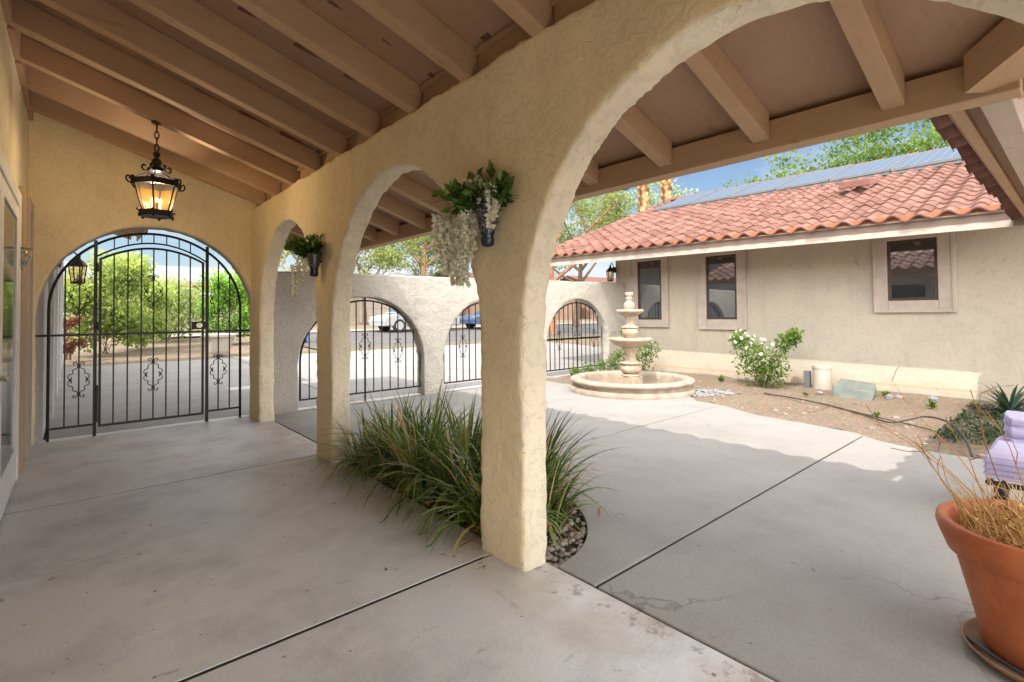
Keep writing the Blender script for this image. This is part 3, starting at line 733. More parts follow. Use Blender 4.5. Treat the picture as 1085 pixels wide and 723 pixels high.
# ------------------------------------------------------------------ courtyard house
ch = thing('courtyard_house', (10.5, 4, 0), 'beige stucco house with red clay tile roof across the courtyard', 'house')
XW = 10.45
mb = MB(); mb.box(XW, XW + .2, -3.0, 7.95, -.1, 3.05); mb.box(XW + .2, 20, 7.75, 7.95, -.1, 3.05)
mb.add([(XW, 7.955, 3.06), (16.3, 7.955, 5.1), (20, 7.955, 3.9), (20, 7.955, 3.06)], [(0, 1, 2, 3)])
mb.build('wall', M['housewall'], ch)
mb = MB(); mb.box(XW - .028, XW + .0, -3.0, 7.93, -.1, 0.105); mb.build('plinth', M['housewall'], ch, bevel=0.006)
mb = MB(); mb.box(XW - .012, XW + .0, -3.0, 7.93, 0.108, 0.15); mb.build('weep_screed', M['trimwood'], ch)
def window(y0, y1, z0, z1, t0, t1, tz0, tz1):
    a = MB(); p = XW - .06
    a.box(p, XW - .001, t0, y0, tz0, tz1); a.box(p, XW - .001, y1, t1, tz0, tz1); a.box(p, XW - .001, y0, y1, tz0, z0); a.box(p, XW - .001, y0, y1, z1, tz1)
    s = a.build('window_surround', M['precast'], ch, bevel=0.012)
    a = MB(); i = 0.05
    a.box(p - .012, p - .001, t0 + .0, t0 + i, tz0, tz1); a.box(p - .012, p - .001, t1 - i, t1, tz0, tz1); a.box(p - .012, p - .001, t0 + i, t1 - i, tz0, tz0 + i)
    a.build('moulding', M['precast'], s, bevel=0.008)
    a = MB(); f = .045; q = XW - .035
    a.box(q, XW - .002, y0 + .002, y0 + f, z0 + .002, z1 - .002); a.box(q, XW - .002, y1 - f, y1 - .002, z0 + .002, z1 - .002); a.box(q, XW - .002, y0 + f, y1 - f, z0 + .002, z0 + f); a.box(q, XW - .002, y0 + f, y1 - f, z1 - f, z1 - .002)
    w = a.build('window', M['bronze'], ch, bevel=0.004)
    a = MB(); a.box(XW - .015, XW - .006, y0 + f, y1 - f, z0 + f, z1 - f); a.build('pane', M['glass'], w)
window(6.60, 7.26, 1.22, 2.63, 6.42, 7.47, 1.04, 2.80)
window(4.82, 5.49, 1.23, 2.60, 4.62, 5.68, 1.01, 2.78)
window(1.58, 2.24, 1.55, 2.56, 1.36, 2.44, 1.35, 2.76)
SL = 0.36; c2 = 1 / sqrt(1 + SL * SL)
def zh(x): return 2.74 + SL * (x - 9.2)
TILT = []
mb = MB(); Y0, Y1 = -3.1, 9.72
poly = [(9.16, .5), (9.16, Y1), (16.3, Y1), (16.3, Y0), (12.7, Y0)]
vs = [(x, y, zh(x)) for x, y in poly] + [(x, y, zh(x) + .03) for x, y in poly]
mb.add(vs, [(4, 3, 2, 1, 0), (5, 6, 7, 8, 9)] + [(i, (i + 1) % 5, 5 + (i + 1) % 5, 5 + i) for i in range(5)])
mb.hexa([(16.3, Y0, zh(16.3)), (22, Y0, zh(16.3) - 5.7 * SL), (22, Y1, zh(16.3) - 5.7 * SL), (16.3, Y1, zh(16.3)), (16.3, Y0, zh(16.3) + .03), (22, Y0, zh(16.3) - 5.7 * SL + .03), (22, Y1, zh(16.3) - 5.7 * SL + .03), (16.3, Y1, zh(16.3) + .03)])
mb.build('roof_deck', M['deck'], ch)
LY = 0.57
tiles('roof_tiles', 12.6, 7.55, M['tile'], ch, course=0.32, fn=lambda u, s, h: (9.10 + s * c2 - h * .3, -2.87 + u, zh(9.10 + s * c2) + .05 + h),
      clip=lambda u, s: (-2.87 + u) > LY - (s * c2) - 0.1 and not (13.9 < 9.1 + s * c2 < 15.5 and -2.87 + u < 8.9 and False))
mb = MB()
for k in range(36):
    y = -3 + .36 * k; dz = U(-.006, .006)
    prof = [(0.15 * cos(pi * t / 8), 0.13 * sin(pi * t / 8)) for t in range(9)]
    vs = []
    for e, sc in ((0, 1.0), (.40, .86)):
        for (a, b) in prof: vs.append((16.3 + a * sc, y + e, zh(16.3) + .05 + b * sc + dz))
    mb.add(vs, [(i, i + 1, i + 10, i + 9) for i in range(8)], R())
mb.build('ridge_tiles', M['tile'], ch, shade=True)
mb = MB()
for k in range(20):   # rake tiles down the gable end
    s = .36 * k; x = 9.1 + s * c2; prof = [(0.13 * cos(pi * t / 8), 0.11 * sin(pi * t / 8)) for t in range(9)]
    vs = []
    for e, sc in ((-.03, 1.0), (.38, .86)):
        for (a, b) in prof: vs.append((x + e * c2, 9.72 + a * sc, zh(x + e * c2) + .04 + b * sc))
    mb.add(vs, [(i, i + 1, i + 10, i + 9) for i in range(8)], R())
mb.build('rake_tiles', M['tile'], ch, shade=True)
mb = MB(); mb.box(9.18, 9.22, 0.34, 9.72, 2.54, 2.745); fa = mb.build('fascia', M['fascia'], ch, bevel=0.004)
mb = MB(); mb.box(9.155, 9.178, 0.62, 9.72, 2.53, 2.62); mb.build('fascia_strip', M['lighttrim'], fa, bevel=0.003)
mb = MB(); mb.box(9.13, 9.179, 0.60, 9.72, 2.735, 2.755); mb.build('drip_edge', M['lighttrim'], fa)
for k in range(15):
    y = .75 + .62 * k; mb = MB()
    mb.hexa([(9.221, y, zh(9.22) - .13), (XW, y, zh(XW) - .13), (XW, y + .09, zh(XW) - .13), (9.221, y + .09, zh(9.22) - .13), (9.221, y, zh(9.22) - .002), (XW, y, zh(XW) - .002), (XW, y + .09, zh(XW) - .002), (9.221, y + .09, zh(9.22) - .002)])
    mb.build('rafter_tail', M['rafter'], ch)
mb = MB(); mb.box(9.135, 9.16, 0.62, 9.70, 2.757, 2.83); mb.build('eave_closure', M['orange'], ch)
rv = MB(); vx, vy = 12.1, 3.05; z = zh(vx) + .12
rv.hexa([(vx - .25, vy - .3, z), (vx + .3, vy - .3, z + .18), (vx + .3, vy + .3, z + .18), (vx - .25, vy + .3, z), (vx - .25, vy - .26, z + .16), (vx + .3, vy - .26, z + .23), (vx + .3, vy + .26, z + .23), (vx - .25, vy + .26, z + .16)])
rv.build('roof_vent', M['tile'], ch, bevel=0.03, shade=True)
names = ['rightmost', 'second from the right', 'third from the right', 'fourth from the right', 'middle', 'third from the left', 'second from the left', 'leftmost']
def zs_(x): return zh(x) + .22
proto = None
for k in range(7):
    y = 1.64 + 1.22 * (k - 0); y0 = y - 1.2 + .0
    lab = ['rightmost', 'second from the right', 'third from the right', 'middle', 'third from the left', 'second from the left', 'leftmost'][k]
    if proto is None:
        o = proto = thing('solar_panel', (13.8, y0, zs_(13.8)), '', 'solar panel')
        m = MB(); m.add([(13.83, y0 + .03, zs_(13.83) + .004), (15.83, y0 + .03, zs_(15.83) + .004), (15.83, y0 + 1.17, zs_(15.83) + .004), (13.83, y0 + 1.17, zs_(13.83) + .004)], [(0, 1, 2, 3)]); m.build('cells', M['solar'], o)
        m = MB()
        def bar(xa, xb, ya, yb): m.hexa([(xa, ya, zs_(xa) - .05), (xb, ya, zs_(xb) - .05), (xb, yb, zs_(xb) - .05), (xa, yb, zs_(xa) - .05), (xa, ya, zs_(xa) + .01), (xb, ya, zs_(xb) + .01), (xb, yb, zs_(xb) + .01), (xa, yb, zs_(xa) + .01)])
        bar(13.8, 13.829, y0, y0 + 1.2); bar(15.831, 15.86, y0, y0 + 1.2); bar(13.829, 15.831, y0, y0 + .029); bar(13.829, 15.831, y0 + 1.171, y0 + 1.2)
        m.build('frame', M['greymetal'], o)
        m = MB()
        m.box(13.82, 13.85, y0, y0 + 1.2, zs_(13.8) - .12, zs_(13.8) - .052)
        m.build('rail', M['greymetal'], o)
        for xx in (14.2, 15.3): m = MB(); m.box(xx, xx + .05, y0 + .1, y0 + .16, zh(xx) + .05, zs_(xx) - .05); m.build('mount', M['greymetal'], o)
    else:
        o = copy_tree(proto); o.location.y = y0
    tag(o, '%s blue solar panel of the row on the red tiled roof' % lab, 'solar panel', 'solar panels on the tiled roof')
o = copy_tree(proto); o.location.y = 1.64 - 2.42
tag(o, 'blue solar panel at the far right end, partly hidden behind the porch roof tiles', 'solar panel', 'solar panels on the tiled roof')

# the eave of the courtyard house sinks gently toward the side wing
for o in list(ch.children):
    if o.name.split('.')[0] in ('roof_deck', 'roof_tiles', 'ridge_tiles', 'rake_tiles', 'fascia', 'eave_closure', 'rafter_tail', 'roof_vent'):
        for q in [o] + list(o.children):
            for v in q.data.vertices: v.co.z += 0.016 * (v.co.y + 4 - 5)
for o in scene.objects:
    if o.name.startswith('solar_panel'): o.location.z += 0.016 * (o.location.y + .6 - 5) - .02

m = MB()
random.seed(5)
for i in range(480):
    y = U(-.5, 7.0); x = xr(y) + .05 + (10.4 - xr(y)) * R() ** 1.2
    if (x - 7.66) ** 2 + (y - 5.52) ** 2 < 1.3 or x > 10.4: continue
    r_ = U(.008, .02) if R() < .85 else U(.02, .045)
    m.blob((x, y, -.024 + .06 * max(0, x - 9.2) * .6 + gnoise(x, y)), r_, (1, U(.7, 1.2), .6), 1, .2)
struct(m.build('gravel_stones', M['pebblelight']), 'stuff')
# ------------------------------------------------------------------ wrought iron
IRON = M['iron']
def scroll(cx, y, cz, k, par, mat=IRON):
    """paired C-scroll ornament clasping a bar; half height about 0.195"""
    base = [(.034, .172), (.046, .180), (.050, .192), (.040, .204), (.026, .200), (.012, .184), (.008, .160), (.014, .140), (.036, .128), (.052, .118), (.055, .098), (.050, .082), (.062, .072), (.082, .066), (.094, .048), (.094, .028), (.084, .014), (.070, .014), (.062, .026), (.070, .034)]
    m = MB()
    for sx in (-1, 1):
        for sz in (-1, 1):
            m.tube(crom([(cx + sx * a * k, y, cz + sz * b * k) for a, b in base], 3), 0.0052 * k, 6)
    for sx in (-1, 1): m.box(cx + sx * .075 * k - .012, cx + sx * .075 * k + .012, y - .009, y + .009, cz - .014, cz + .014)
    for sz in (-1, 1): m.box(cx - .016, cx + .016, y - .012, y + .012, cz + sz * .158 * k - .012, cz + sz * .158 * k + .012)
    o = m.build('scroll', mat, par, smooth=False); o['kind'] = 'ornament'
    del o['kind']; return o
GY = 7.785
gate = thing('arched_gate', (0.757, GY, 0), 'black wrought iron arched gate with lock box filling the arch under the hanging lantern', 'gate')
c, a, zs, b = 0.757, 0.983, 1.50, 0.955
def outer(x): return zs + b * sqrt(max(0, 1 - ((x - c) / a) ** 2))
def inner(x): return 2.335 - 0.62 * (x - .76) ** 2
def leafz(x): return 2.27 - 0.56 * (x - .77) ** 2
m = MB(); h = .016
m.tube([(c - a, GY, 0.0), (c - a, GY, .8)] + [(c - a * cos(pi * k / 40), GY, zs + b * sin(pi * k / 40)) for k in range(41)] + [(c + a, GY, .8), (c + a, GY, 0.0)], .0165, 6)
m.build('arch_frame', IRON, gate)
m = MB(); m.tube([(.183 + 1.156 * k / 16, GY, inner(.183 + 1.156 * k / 16)) for k in range(17)], .011, 6); m.build('arch_bar', IRON, gate)
for x, zt in ((.183, outer(.183) + .05), (1.339, outer(1.339) + .07)):
    m = MB(); m.box(x - .017, x + .017, GY - .017, GY + .017, 0, zt); m.build('post', IRON, gate)
for x0, x1 in ((-.345, .166), (1.356, 1.90)):
    m = MB(); m.box(x0, x1, GY - .012, GY + .012, 1.188, 1.214); m.build('mid_rail', IRON, gate)
for x0, x1 in ((-.21, .166), (1.356, 1.725)):
    m = MB(); m.box(x0, x1, GY - .012, GY + .012, .125, .15); m.build('bottom_rail', IRON, gate)
for x in (-.087, .039, 1.473, 1.608):
    m = MB(); m.box(x - .0075, x + .0075, GY - .0075, GY + .0075, .15, outer(x) - .005); m.build('bar', IRON, gate)
for x in (.356, .491, .626, .751, .886, 1.02, 1.146):
    m = MB(); m.box(x - .006, x + .006, GY - .006, GY + .006, inner(x), outer(x) - .005); m.build('bar', IRON, gate)
scroll(.039, GY, 1.646, 1, gate); scroll(.039, GY, .675, 1, gate); scroll(1.473, GY, 1.646, 1, gate); scroll(1.473, GY, .685, 1, gate)
m = MB(); dy = GY + .004
m.box(.215, .241, dy - .014, dy + .014, .10, leafz(.228)); m.box(1.278, 1.304, dy - .014, dy + .014, .10, leafz(1.29)); m.box(.241, 1.278, dy - .014, dy + .014, .10, .128); m.box(.241, 1.278, dy - .010, dy + .010, 1.188, 1.214)
m.tube([(.215 + 1.089 * k / 16, dy, leafz(.215 + 1.089 * k / 16)) for k in range(17)], .015, 6)
door = m.build('door', IRON, gate)
for x in (.356, .491, .626, .751, .886, 1.02, 1.146):
    m = MB(); m.box(x - .0075, x + .0075, dy - .0075, dy + .0075, .128, leafz(x) - .006); m.build('bar', IRON, door)
scroll(.751, dy, 1.727, 1, door); scroll(.751, dy, .678, 1, door)
m = MB(); m.box(1.165, 1.325, GY - .04, GY + .04, 1.235, 1.335); lb = m.build('lock_box', IRON, door, bevel=.004)
m = MB()
vs = []
n = 20
for k in range(n): vs.append((1.245 + .034 * cos(2 * pi * k / n), GY - .046, 1.285 + .034 * sin(2 * pi * k / n)))
for k in range(n): vs.append((1.245 + .034 * cos(2 * pi * k / n), GY - .0405, 1.285 + .034 * sin(2 * pi * k / n)))
m.add(vs, [tuple(range(n))] + [(k, (k + 1) % n, n + (k + 1) % n, n + k) for k in range(n)])
m.box(1.225, 1.265, GY - .06, GY - .047, 1.276, 1.294); m.build('lock_cylinder', M['lockmetal'], lb)
for z in (.55, 2.0, 1.3):
    m = MB(); m.tube([(.2, GY - .016, z - .05), (.2, GY - .016, z + .05)], .014, 8); m.build('hinge', IRON, gate)
m = MB(); m.box(.192, .212, GY - .045, GY - .019, .16, .52); m.build('drop_bolt', IRON, gate, bevel=.003)

def grille(cx, label):
    g = thing('arched_grille', (cx, GY, 0), label, 'gate', 'arched iron grilles in the courtyard wall')
    a, zs, b = 1.03, .70, .935
    m = MB()
    m.tube([(cx - a, GY, .13)] + [(cx - a * cos(pi * k / 36), GY, zs + b * sin(pi * k / 36)) for k in range(37)] + [(cx + a, GY, .13)], .0155, 6)
    m.build('arch_frame', IRON, g)
    m = MB(); m.box(cx - a - .012, cx + a + .012, GY - .012, GY + .012, .125, .15); m.build('bottom_rail', IRON, g)
    for k in range(-6, 7):
        x = cx + .149 * k; z = zs + b * sqrt(1 - ((x - cx) / a) ** 2)
        m = MB(); r = .012 if k == 0 else .0075
        m.box(x - r, x + r, GY - r, GY + r, -.02 if k == 0 else .15, z + (.05 if k == 0 else -.006)); m.build('bar', IRON, g)
    for k, z in ((-4, .79), (0, .89), (4, .79)): scroll(cx + .149 * k, GY, z, 1, g)
    return g
grille(3.58, 'black arched iron grille seen either side of the far square pillar')
grille(6.13, 'black arched iron grille of the middle wall arch, half hidden by the near pillar')
grille(8.76, 'black arched iron grille behind the fountain, next to the house')

# ------------------------------------------------------------------ fountain
FX, FY = 7.66, 5.52
ft = thing('fountain', (FX, FY, 0), 'two tiered carved stone fountain standing in a round stepped basin', 'fountain')
m = MB(); m.lathe([(1.10, -.03), (1.11, .0), (1.10, .06), (1.07, .075), (1.03, .08), (1.025, .13), (1.05, .145), (1.09, .155), (1.105, .18), (1.10, .205), (1.06, .222), (.95, .225), (.90, .215), (.885, .18), (.875, .08), (.86, -.03)], (FX, FY, 0), 64, closed=True)
m.build('basin', M['basin'], ft, smooth=True)
m = MB(); m.lathe([(.88, .095), (.02, .096)], (FX, FY, 0), 48, cap=False); m.build('water', M['water'], ft)
m = MB(); m.box(FX - .15, FX + .15, FY - .15, FY + .15, -.02, .24); m.lathe([(.17, .24), (.17, .27), (.12, .29)], (FX, FY, 0), 24); m.build('pedestal_base', M['cantera'], ft, bevel=.02)
m = MB(); m.lathe([(.11, .285), (.165, .31), (.192, .36), (.188, .41), (.165, .455)], (FX, FY, 0), 60); m.lathe([(.15, .455), (.205, .47), (.20, .49), (.13, .51), (.092, .54), (.085, .60), (.10, .66), (.13, .72), (.15, .745), (.15, .765)], (FX, FY, 0), 60, lobes=10, amp=.06)
m.build('pedestal', M['cantera'], ft, smooth=True)
m = MB(); m.lathe([(.14, .765), (.20, .775), (.29, .82), (.345, .865), (.375, .885), (.385, .91), (.375, .935), (.33, .94), (.30, .91), (.10, .87)], (FX, FY, 0), 60, lobes=16, amp=.012)
m.build('lower_bowl', M['cantera'], ft, smooth=True)
m = MB(); m.lathe([(.10, .88), (.11, .96), (.13, .99), (.15, 1.03), (.145, 1.08), (.13, 1.105)], (FX, FY, 0), 48); m.lathe([(.12, 1.105), (.155, 1.12), (.14, 1.14), (.09, 1.17), (.07, 1.21), (.075, 1.26), (.10, 1.31), (.11, 1.33)], (FX, FY, 0), 48, lobes=8, amp=.07)
m.build('upper_pedestal', M['cantera'], ft, smooth=True)
m = MB(); m.lathe([(.10, 1.33), (.15, 1.345), (.205, 1.385), (.235, 1.40), (.245, 1.425), (.235, 1.45), (.20, 1.452), (.18, 1.43), (.06, 1.41)], (FX, FY, 0), 48, lobes=12, amp=.015)
m.build('upper_bowl', M['cantera'], ft, smooth=True)
m = MB(); m.lathe([(.075, 1.41), (.085, 1.46), (.095, 1.52), (.085, 1.57), (.055, 1.60), (.045, 1.62), (.065, 1.64), (.07, 1.655), (.045, 1.67), (.05, 1.69), (.068, 1.715), (.072, 1.75), (.06, 1.765), (.03, 1.76)], (FX - .02, FY, 0), 32, lobes=6, amp=.05)
m.build('finial', M['cantera'], ft, smooth=True)

# ------------------------------------------------------------------ hanging lantern
LX, LYY = 0.585, 5.88
la = thing('hanging_lantern', (LX, LYY, 2.36), 'black iron lantern with amber glass and lit bulbs hanging by a chain', 'lantern')
def hexp(r, z, k, o=0.26): return (LX + r * cos(pi / 3 * k + o), LYY + r * sin(pi / 3 * k + o), z)
m = MB()
zc = 2.99
for i in range(4):
    q = pi / 2 * (i % 2); r = .024; z = zc + .045 + i * .062
    m.tube([(LX + r * .7 * cos(t) * cos(q), LYY + r * .7 * cos(t) * sin(q), z + .038 * sin(t)) for t in [2 * pi * k / 14 for k in range(14)]], .006, 6, closed=True)
m.build('chain', IRON, la)
m = MB(); m.tube([(LX, LYY, 3.215), (LX, LYY, 3.29)], .008, 6); m.lathe([(.045, 3.27), (.05, 3.285), (.03, 3.29)], (LX, LYY, 0), 14); m.build('ceiling_hook', IRON, la)
m = MB(); m.lathe([(.012, 3.0), (.03, 2.985), (.03, 2.96), (.015, 2.94), (.035, 2.92), (.045, 2.89), (.03, 2.86), (.05, 2.845), (.075, 2.83), (.08, 2.80), (.05, 2.785)], (LX, LYY, 0), 20)
for k in range(6):
    d = Vector((cos(pi / 3 * k), sin(pi / 3 * k), 0)); p = Vector((LX, LYY, 0))
    m.tube(crom([p + d * .05 + Vector((0, 0, 2.81)), p + d * .09 + Vector((0, 0, 2.80)), p + d * .115 + Vector((0, 0, 2.825)), p + d * .105 + Vector((0, 0, 2.855)), p + d * .085 + Vector((0, 0, 2.845))], 4), [.009] * 16 + [.006], 6)
m.build('crown', IRON, la)
R1, R0, Z1, Z0 = .185, .118, 2.66, 2.42
m = MB()
def band(r, z0, z1, t=.012, fl=0):
    for k in range(6):
        a0, b0 = Vector(hexp(r, z0, k)), Vector(hexp(r, z0, k + 1)); a1, b1 = Vector(hexp(r + fl, z1, k)), Vector(hexp(r + fl, z1, k + 1))
        cc = Vector((LX, LYY, 0)); ia = [p + (Vector((cc.x, cc.y, p.z)) - p) * (t / r) for p in (a0, b0, a1, b1)]
        m.hexa([a0, b0, ia[1], ia[0], a1, b1, ia[3], ia[2]])
band(R1 + .012, Z1, Z1 + .055); 
for k in range(6):
    m.tube([hexp(R0, Z0, k), hexp(R1, Z1 + .01, k)], .008, 6); m.tube([hexp(R1, Z1 + .05, k), hexp(.06, 2.79, k)], .006, 6)
    d = (Vector(hexp(1, 0, k)) - Vector((LX, LYY, 0))).normalized(); p = Vector(hexp(R1 + .012, Z1, k))
    m.box(p.x - .014, p.x + .014, p.y - .014, p.y + .014, Z1 - .012, Z1 + .07)
    m.tube(crom([p + Vector((0, 0, .0)), p + d * .03 + Vector((0, 0, .0)), p + d * .05 + Vector((0, 0, .03)), p + d * .04 + Vector((0, 0, .06)), p + d * .018 + Vector((0, 0, .05)), p + d * .024 + Vector((0, 0, .032))], 4), .0075, 6)
m.build('cage', IRON, la)
m = MB(); band(R0 + .022, Z0 - .055, Z0 + .0, .05, .012)
for k in range(6):
    p = Vector(hexp(R0 + .02, Z0 - .05, k)); m.lathe([(.004, -.02), (.014, -.01), (.014, .01), (.008, .02)], tuple(p), 8)
    p = Vector(hexp(R0 + .035, Z0 - .0, k)); m.lathe([(.004, -.012), (.016, 0), (.004, .016)], tuple(p), 8)
m.lathe([(.125, -.05), (.125, -.035), (.02, -.035)], (LX, LYY, Z0), 6); m.build('base', IRON, la)
for k in range(6):
    m = MB(); e = .005
    m.add([hexp(R0 - e, Z0 + .002, k), hexp(R0 - e, Z0 + .002, k + 1), hexp(R1 - e, Z1 - .002, k + 1), hexp(R1 - e, Z1 - .002, k)], [(0, 1, 2, 3)]); m.build('pane', M['amber'], la)
for k in range(3):
    q = 2 * pi * k / 3 + .5; x, y = LX + .04 * cos(q), LYY + .04 * sin(q)
    m = MB(); m.tube([(x, y, Z0 - .03), (x, y, Z0 + .075)], .0125, 10); cd = m.build('candle', M['lighttrim'], la)
    m = MB(); m.lathe([(.006, 0), (.014, .016), (.012, .03), (.004, .05)], (x, y, Z0 + .076), 10); m.build('bulb', M['flame'], cd, smooth=True)
pl = bpy.data.lights.new('lantern_glow', 'POINT'); pl.energy = 36; pl.color = (1, .86, .66); pl.shadow_soft_size = .05
po = bpy.data.objects.new('lantern_glow', pl); COL.objects.link(po); po.location = (LX, LYY, Z0 + .14)

# ------------------------------------------------------------------ wall lanterns, glass sconce
def wall_lantern(x, y, z, dx, dy, label, s=1.0):
    t = thing('wall_lantern', (x, y, z), label, 'lantern')
    def P(a, b, c): return (x + a * s, y + b * s, z + c * s)
    m = MB(); m.lathe([(.075 * s, 0), (.085 * s, .02 * s), (.06 * s, .035 * s)], P(0, 0, 0), 6); m.lathe([(.105 * s, .25 * s), (.115 * s, .265 * s), (.06 * s, .33 * s), (.025 * s, .36 * s), (.03 * s, .38 * s), (.012 * s, .42 * s)], P(0, 0, 0), 6)
    for k in range(6):
        a, b = cos(pi / 3 * k), sin(pi / 3 * k); m.tube([P(.072 * a, .072 * b, .03), P(.1 * a, .1 * b, .255)], .008 * s, 5)
    m.build('cage', IRON, t)
    m = MB(); m.lathe([(.064 * s, .036 * s), (.092 * s, .249 * s)], P(0, 0, 0), 6); m.build('pane', M['clearglass'], t)
    m = MB(); m.tube([P(0, 0, .02), P(0, 0, .13)], .016 * s, 8); m.build('candle', M['lighttrim'], t)
    m = MB(); m.tube(crom([P(0, 0, .41), P(dx * .4, dy * .4, .47), P(dx * .8, dy * .8, .40), P(dx * .95, dy * .95, .30)], 5), .011 * s, 6)
    m.lathe([(.05 * s, -.07 * s), (.06 * s, 0), (.05 * s, .07 * s)], P(dx, dy, .30), 10); m.build('bracket', IRON, t)
    return t
wall_lantern(10.27, 7.98, 2.19, .16, -.0, 'small black lantern on the house corner under the eave, left of the windows', 1.0)
wall_lantern(0.03, 10.9, 1.96, -.23, 0, 'black lantern on scrolled bracket fixed to white garage wall behind the gate', 1.15)
sc = thing('glass_sconce', (-.375, 6.21, 1.9), 'iridescent glass half bowl sconce on the door casing at the left edge', 'sconce')
m = MB(); m.lathe([(.02, -.11), (.035, -.10), (.06, -.07), (.078, -.02), (.084, .05), (.08, .052), (.072, -.015), (.03, -.08)], (-.375, 6.21, 1.965), 24); m.build('bowl', M['orbglass'], sc, smooth=True)
m = MB(); m.tube([(-.375, 6.21, 1.835), (-.375, 6.21, 1.865)], .022, 10); m.tube([(-.375, 6.21, 1.845), (-.41, 6.21, 1.845)], .012, 8); m.build('bracket', M['greymetal'], sc, smooth=True); m = MB(); m.lathe([(.086, 0), (.088, .012), (.08, .012)], (-.375, 6.21, 2.013), 24); m.build('rim', M['greymetal'], sc, smooth=True)

# ------------------------------------------------------------------ wall pots with wisteria
def wallpot(y, z, label):
    t = thing('wall_pot', (1.765, y, z), label, 'wall pot')
    m = MB(); m.lathe([(.018, -.02), (.036, -.012), (.040, .02), (.034, .045), (.042, .06), (.055, .11), (.068, .19), (.072, .215), (.066, .215), (.05, .12)], (1.765, y, z), 24); m.build('pot', M['talavera'], t, smooth=True)
    m = MB(); m.tube([(1.765, y, z + .13), (1.84, y, z + .13)], .008, 6); m.build('hook', IRON, t)
    return t
def wisteria(y, z, sc_, racemes, label, nl=150):
    t = thing('wisteria_spray', (1.72, y, z), label, 'flowers')
    st = MB(); lf = MB(); fl = MB()
    for i in range(nl // 5):
        q = U(0, 2 * pi); e = U(.15, 1.0); L = U(.07, .19) * sc_
        d = Vector((min(.25, cos(q) * .7), sin(q), e)).normalized(); p0 = Vector((1.755, y, z + .2)); p1 = p0 + d * L; p2 = p1 + Vector((d.x, d.y, -.25)) * L * .45
        if p1.x > 1.81: p1.x = 1.80
        if p2.x > 1.81: p2.x = 1.80
        st.tube([p0, p1, p2], .0025, 4)
        for k in range(7):
            u = U(.3, 1.2); p = p0.lerp(p1, min(1, u)) if u < 1 else p1.lerp(p2, (u - 1) * 4)
            p = p + rdir() * .02
            if p.x > 1.815: p.x = 1.812
            dd = (d + rdir() * .9 + Vector((-.3, 0, 0))).normalized()
            if dd.x > 0: dd.x *= .2
            lf.leaf(p, dd, U(.045, .075) * sc_, .5, min(1, max(0, .4 + .35 * dd.z + U(-.25, .3))))
    for (ry, rz, L, w) in racemes:
        p0 = Vector((U(1.70, 1.75), y, z + .21)); a = Vector((U(1.69, 1.76), ry, rz)); pts = [p0, (p0 + a) / 2 + Vector((0, 0, .05)), a, a - Vector((0, 0, L))]
        st.tube(crom(pts, 4), .002, 4)
        n = int(L * 620 * (w / .05))
        for i in range(n):
            u = R(); r = w * (1 - .55 * u) * sqrt(R()); q = U(0, 2 * pi)
            p = Vector((a.x + cos(q) * r, a.y + sin(q) * r, a.z + .02 - L * u))
            if p.x > 1.83: p.x = 1.82
            d = Vector((cos(q), sin(q), U(-.8, .4)))
            for kk in range(2): fl.leaf(p, d + rdir() * .6, U(.02, .034), .9, min(1, max(0, .9 - .75 * u * R() + U(-.3, .12))), .3)
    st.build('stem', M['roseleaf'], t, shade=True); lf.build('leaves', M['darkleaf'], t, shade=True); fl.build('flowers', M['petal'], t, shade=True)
wallpot(2.235, 1.80, 'blue and white glazed wall pot on the near pillar')
wisteria(2.30, 1.80, 1.25, [(2.62, 1.98, .34, .05), (2.54, 1.95, .28, .05), (2.50, 1.92, .36, .05), (2.44, 1.95, .40, .045), (2.40, 1.97, .26, .045), (2.34, 1.98, .22, .045), (2.60, 2.0, .24, .05), (2.20, 2.11, .12, .04), (2.16, 2.06, .14, .03), (2.12, 2.08, .22, .022), (2.30, 2.16, .10, .05)], 'white wisteria with long hanging flower clusters in the pot on the near pillar', 330)
wallpot(4.98, 1.80, 'dark patterned wall pot on the far pillar')
wisteria(5.05, 1.80, 1.15, [(5.32, 1.90, .30, .034), (5.28, 1.97, .22, .04), (5.18, 1.98, .16, .035)], 'leafy green spray with one cream trailing cluster in the pot on the far pillar', 330)

